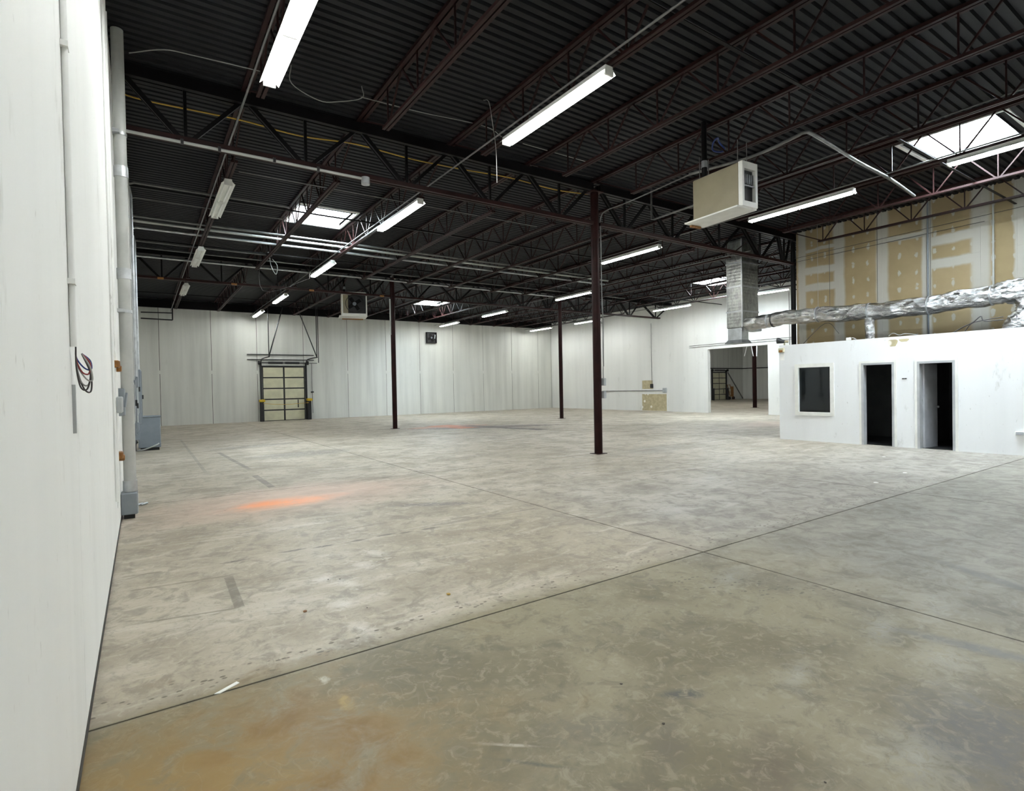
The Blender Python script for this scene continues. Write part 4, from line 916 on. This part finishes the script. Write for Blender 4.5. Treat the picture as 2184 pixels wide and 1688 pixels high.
for k, (y, d, r, z0, m, l) in enumerate(((10.3, .10, .03, 1.2, 'galv', 'shiny'), (11.9, .14, .028, 1.9, 'pipewhite', 'pale'), (13.4, .17, .035, 2.0, 'galv', 'thick shiny'), (15.3, .16, .03, 1.0, 'pipewhite', 'long pale'), (17.5, .20, .04, 1.2, 'galv', 'thick galvanized'), (18.4, .16, .03, .6, 'emt', 'dull grey'))):
    t = thing('riser_conduit', l + ' upright conduit among the electrical panels, %s past the riser pipe' % ORD[k], 'conduit', (XL, y, z0), 'upright conduits among the electrical panels')
    part('pipe', MB().tube([(XL+d, y, z0), (XL+d, y, ZJ-.2), (XL+d-.03, y, ZJ)], r, 10), m, t)
    for z in (z0+.5, 3.4, 4.8): part('strut_clip', MB().box(XL+.001, XL+d+.02, y-.05, y+.05, z-.02, z+.02), 'galv', t)
    part('box', MB().bevbox(XL+.03, XL+d+.04, y-.1, y+.1, z0-.22, z0, .01), 'grey', t)
for k, (x, y) in enumerate(((343, 615), (500, 623), (665, 633), (815, 643))):
    q = onY(x, y, YG2-.11); solo('amber_clip', MB().bevbox(q[0]-.09, q[0]+.09, YG2-.12, YG2-.086, ZG0-.02, ZG0+.05, .008), 'brass', 'small amber clip on the bottom chord of the second girder, %s from the left wall' % ORD[k], 'clip', 'amber clips on the second girder')
# steel angle high on the left wall behind the pipes
solo('wall_angle', MB().box(XL, XL+.09, 10.2, YF-.3, ZD-.16, ZD-.04), 'steel', 'dark red ledger angle along the top of the left wall', 'beam')

# ================================================================== THINGS LEFT ON THE FLOOR
p, q = onZ(457, 1482), onZ(506, 1456); n = Vector((q[1]-p[1], p[0]-q[0], 0)).normalized()*.02
P, Q = Vector(p), Vector(q)
solo('paper_strip', MB()._add([P, P+n*.6+Vector((.02, .0, 0)), Q+n, Q-n*.3, *[v+Vector((0, 0, .004)) for v in (P, P+n*.6+Vector((.02, 0, 0)), Q+n, Q-n*.3)]], [(3,2,1,0),(4,5,6,7),(0,1,5,4),(1,2,6,5),(2,3,7,6),(3,0,4,7)]), 'paper', 'white sliver of paper lying on the amber-stained floor', 'paper')
def crumb(px, r, m, lab, grp=None, flat=.5):
    c = onZ(*px); v = []; n = 7
    for k, (zz, rr_) in enumerate(((0, .8), (r*flat*.6, 1.), (r*flat, .55))):
        for i in range(n): a = 2*math.pi*i/n; s = rr_*r*random.uniform(.65, 1.15); v.append((c[0]+s*math.cos(a), c[1]+s*math.sin(a), zz))
    f = [tuple(range(n-1, -1, -1)), tuple(range(2*n, 3*n))] + [(k*n+i, k*n+(i+1) % n, (k+1)*n+(i+1) % n, (k+1)*n+i) for k in range(2) for i in range(n)]
    mb = MB(); mb._add(v, f); return solo('debris', mb, m, lab, 'debris', grp)
crumb((957, 1269), .022, 'debrisy', 'ochre crumb of debris on the bare concrete')
crumb((651, 1305), .018, 'rust', 'reddish brown crumb near the white streak')
for px in ((975, 1285), (978, 1050), (1120, 1056), (1060, 1176), (700, 1237), (725, 1236), (783, 1297), (1320, 1180), (1440, 1243), (1560, 1160), (1790, 1000), (1100, 1050), (1470, 1062), (860, 1080), (480, 1090), (1325, 1460), (1760, 1670), (1415, 1545)):
    crumb(px, random.uniform(.006, .010), 'debris', 'tiny dark crumb lying on the concrete floor', 'dark crumbs on the floor', .35)
for px in ((1868, 1030), (1885, 975), (1930, 1009)): crumb(px, .04, 'paper', 'pale scrap lying on the floor before the office', 'pale scraps before the office', .12)
t = thing('conduit_scrap', 'small heap of metal fittings on the floor beside the pull box', 'scrap', onZ(300, 1080))
c = Vector(onZ(299, 1080))
for k in range(4): part('fitting', MB().tube([c+Vector((.03*k-.05, .06*(k % 2), .016)), c+Vector((.03*k+.0, .06*(k % 2)+.05, .02))], .015, 8), 'galv', t)
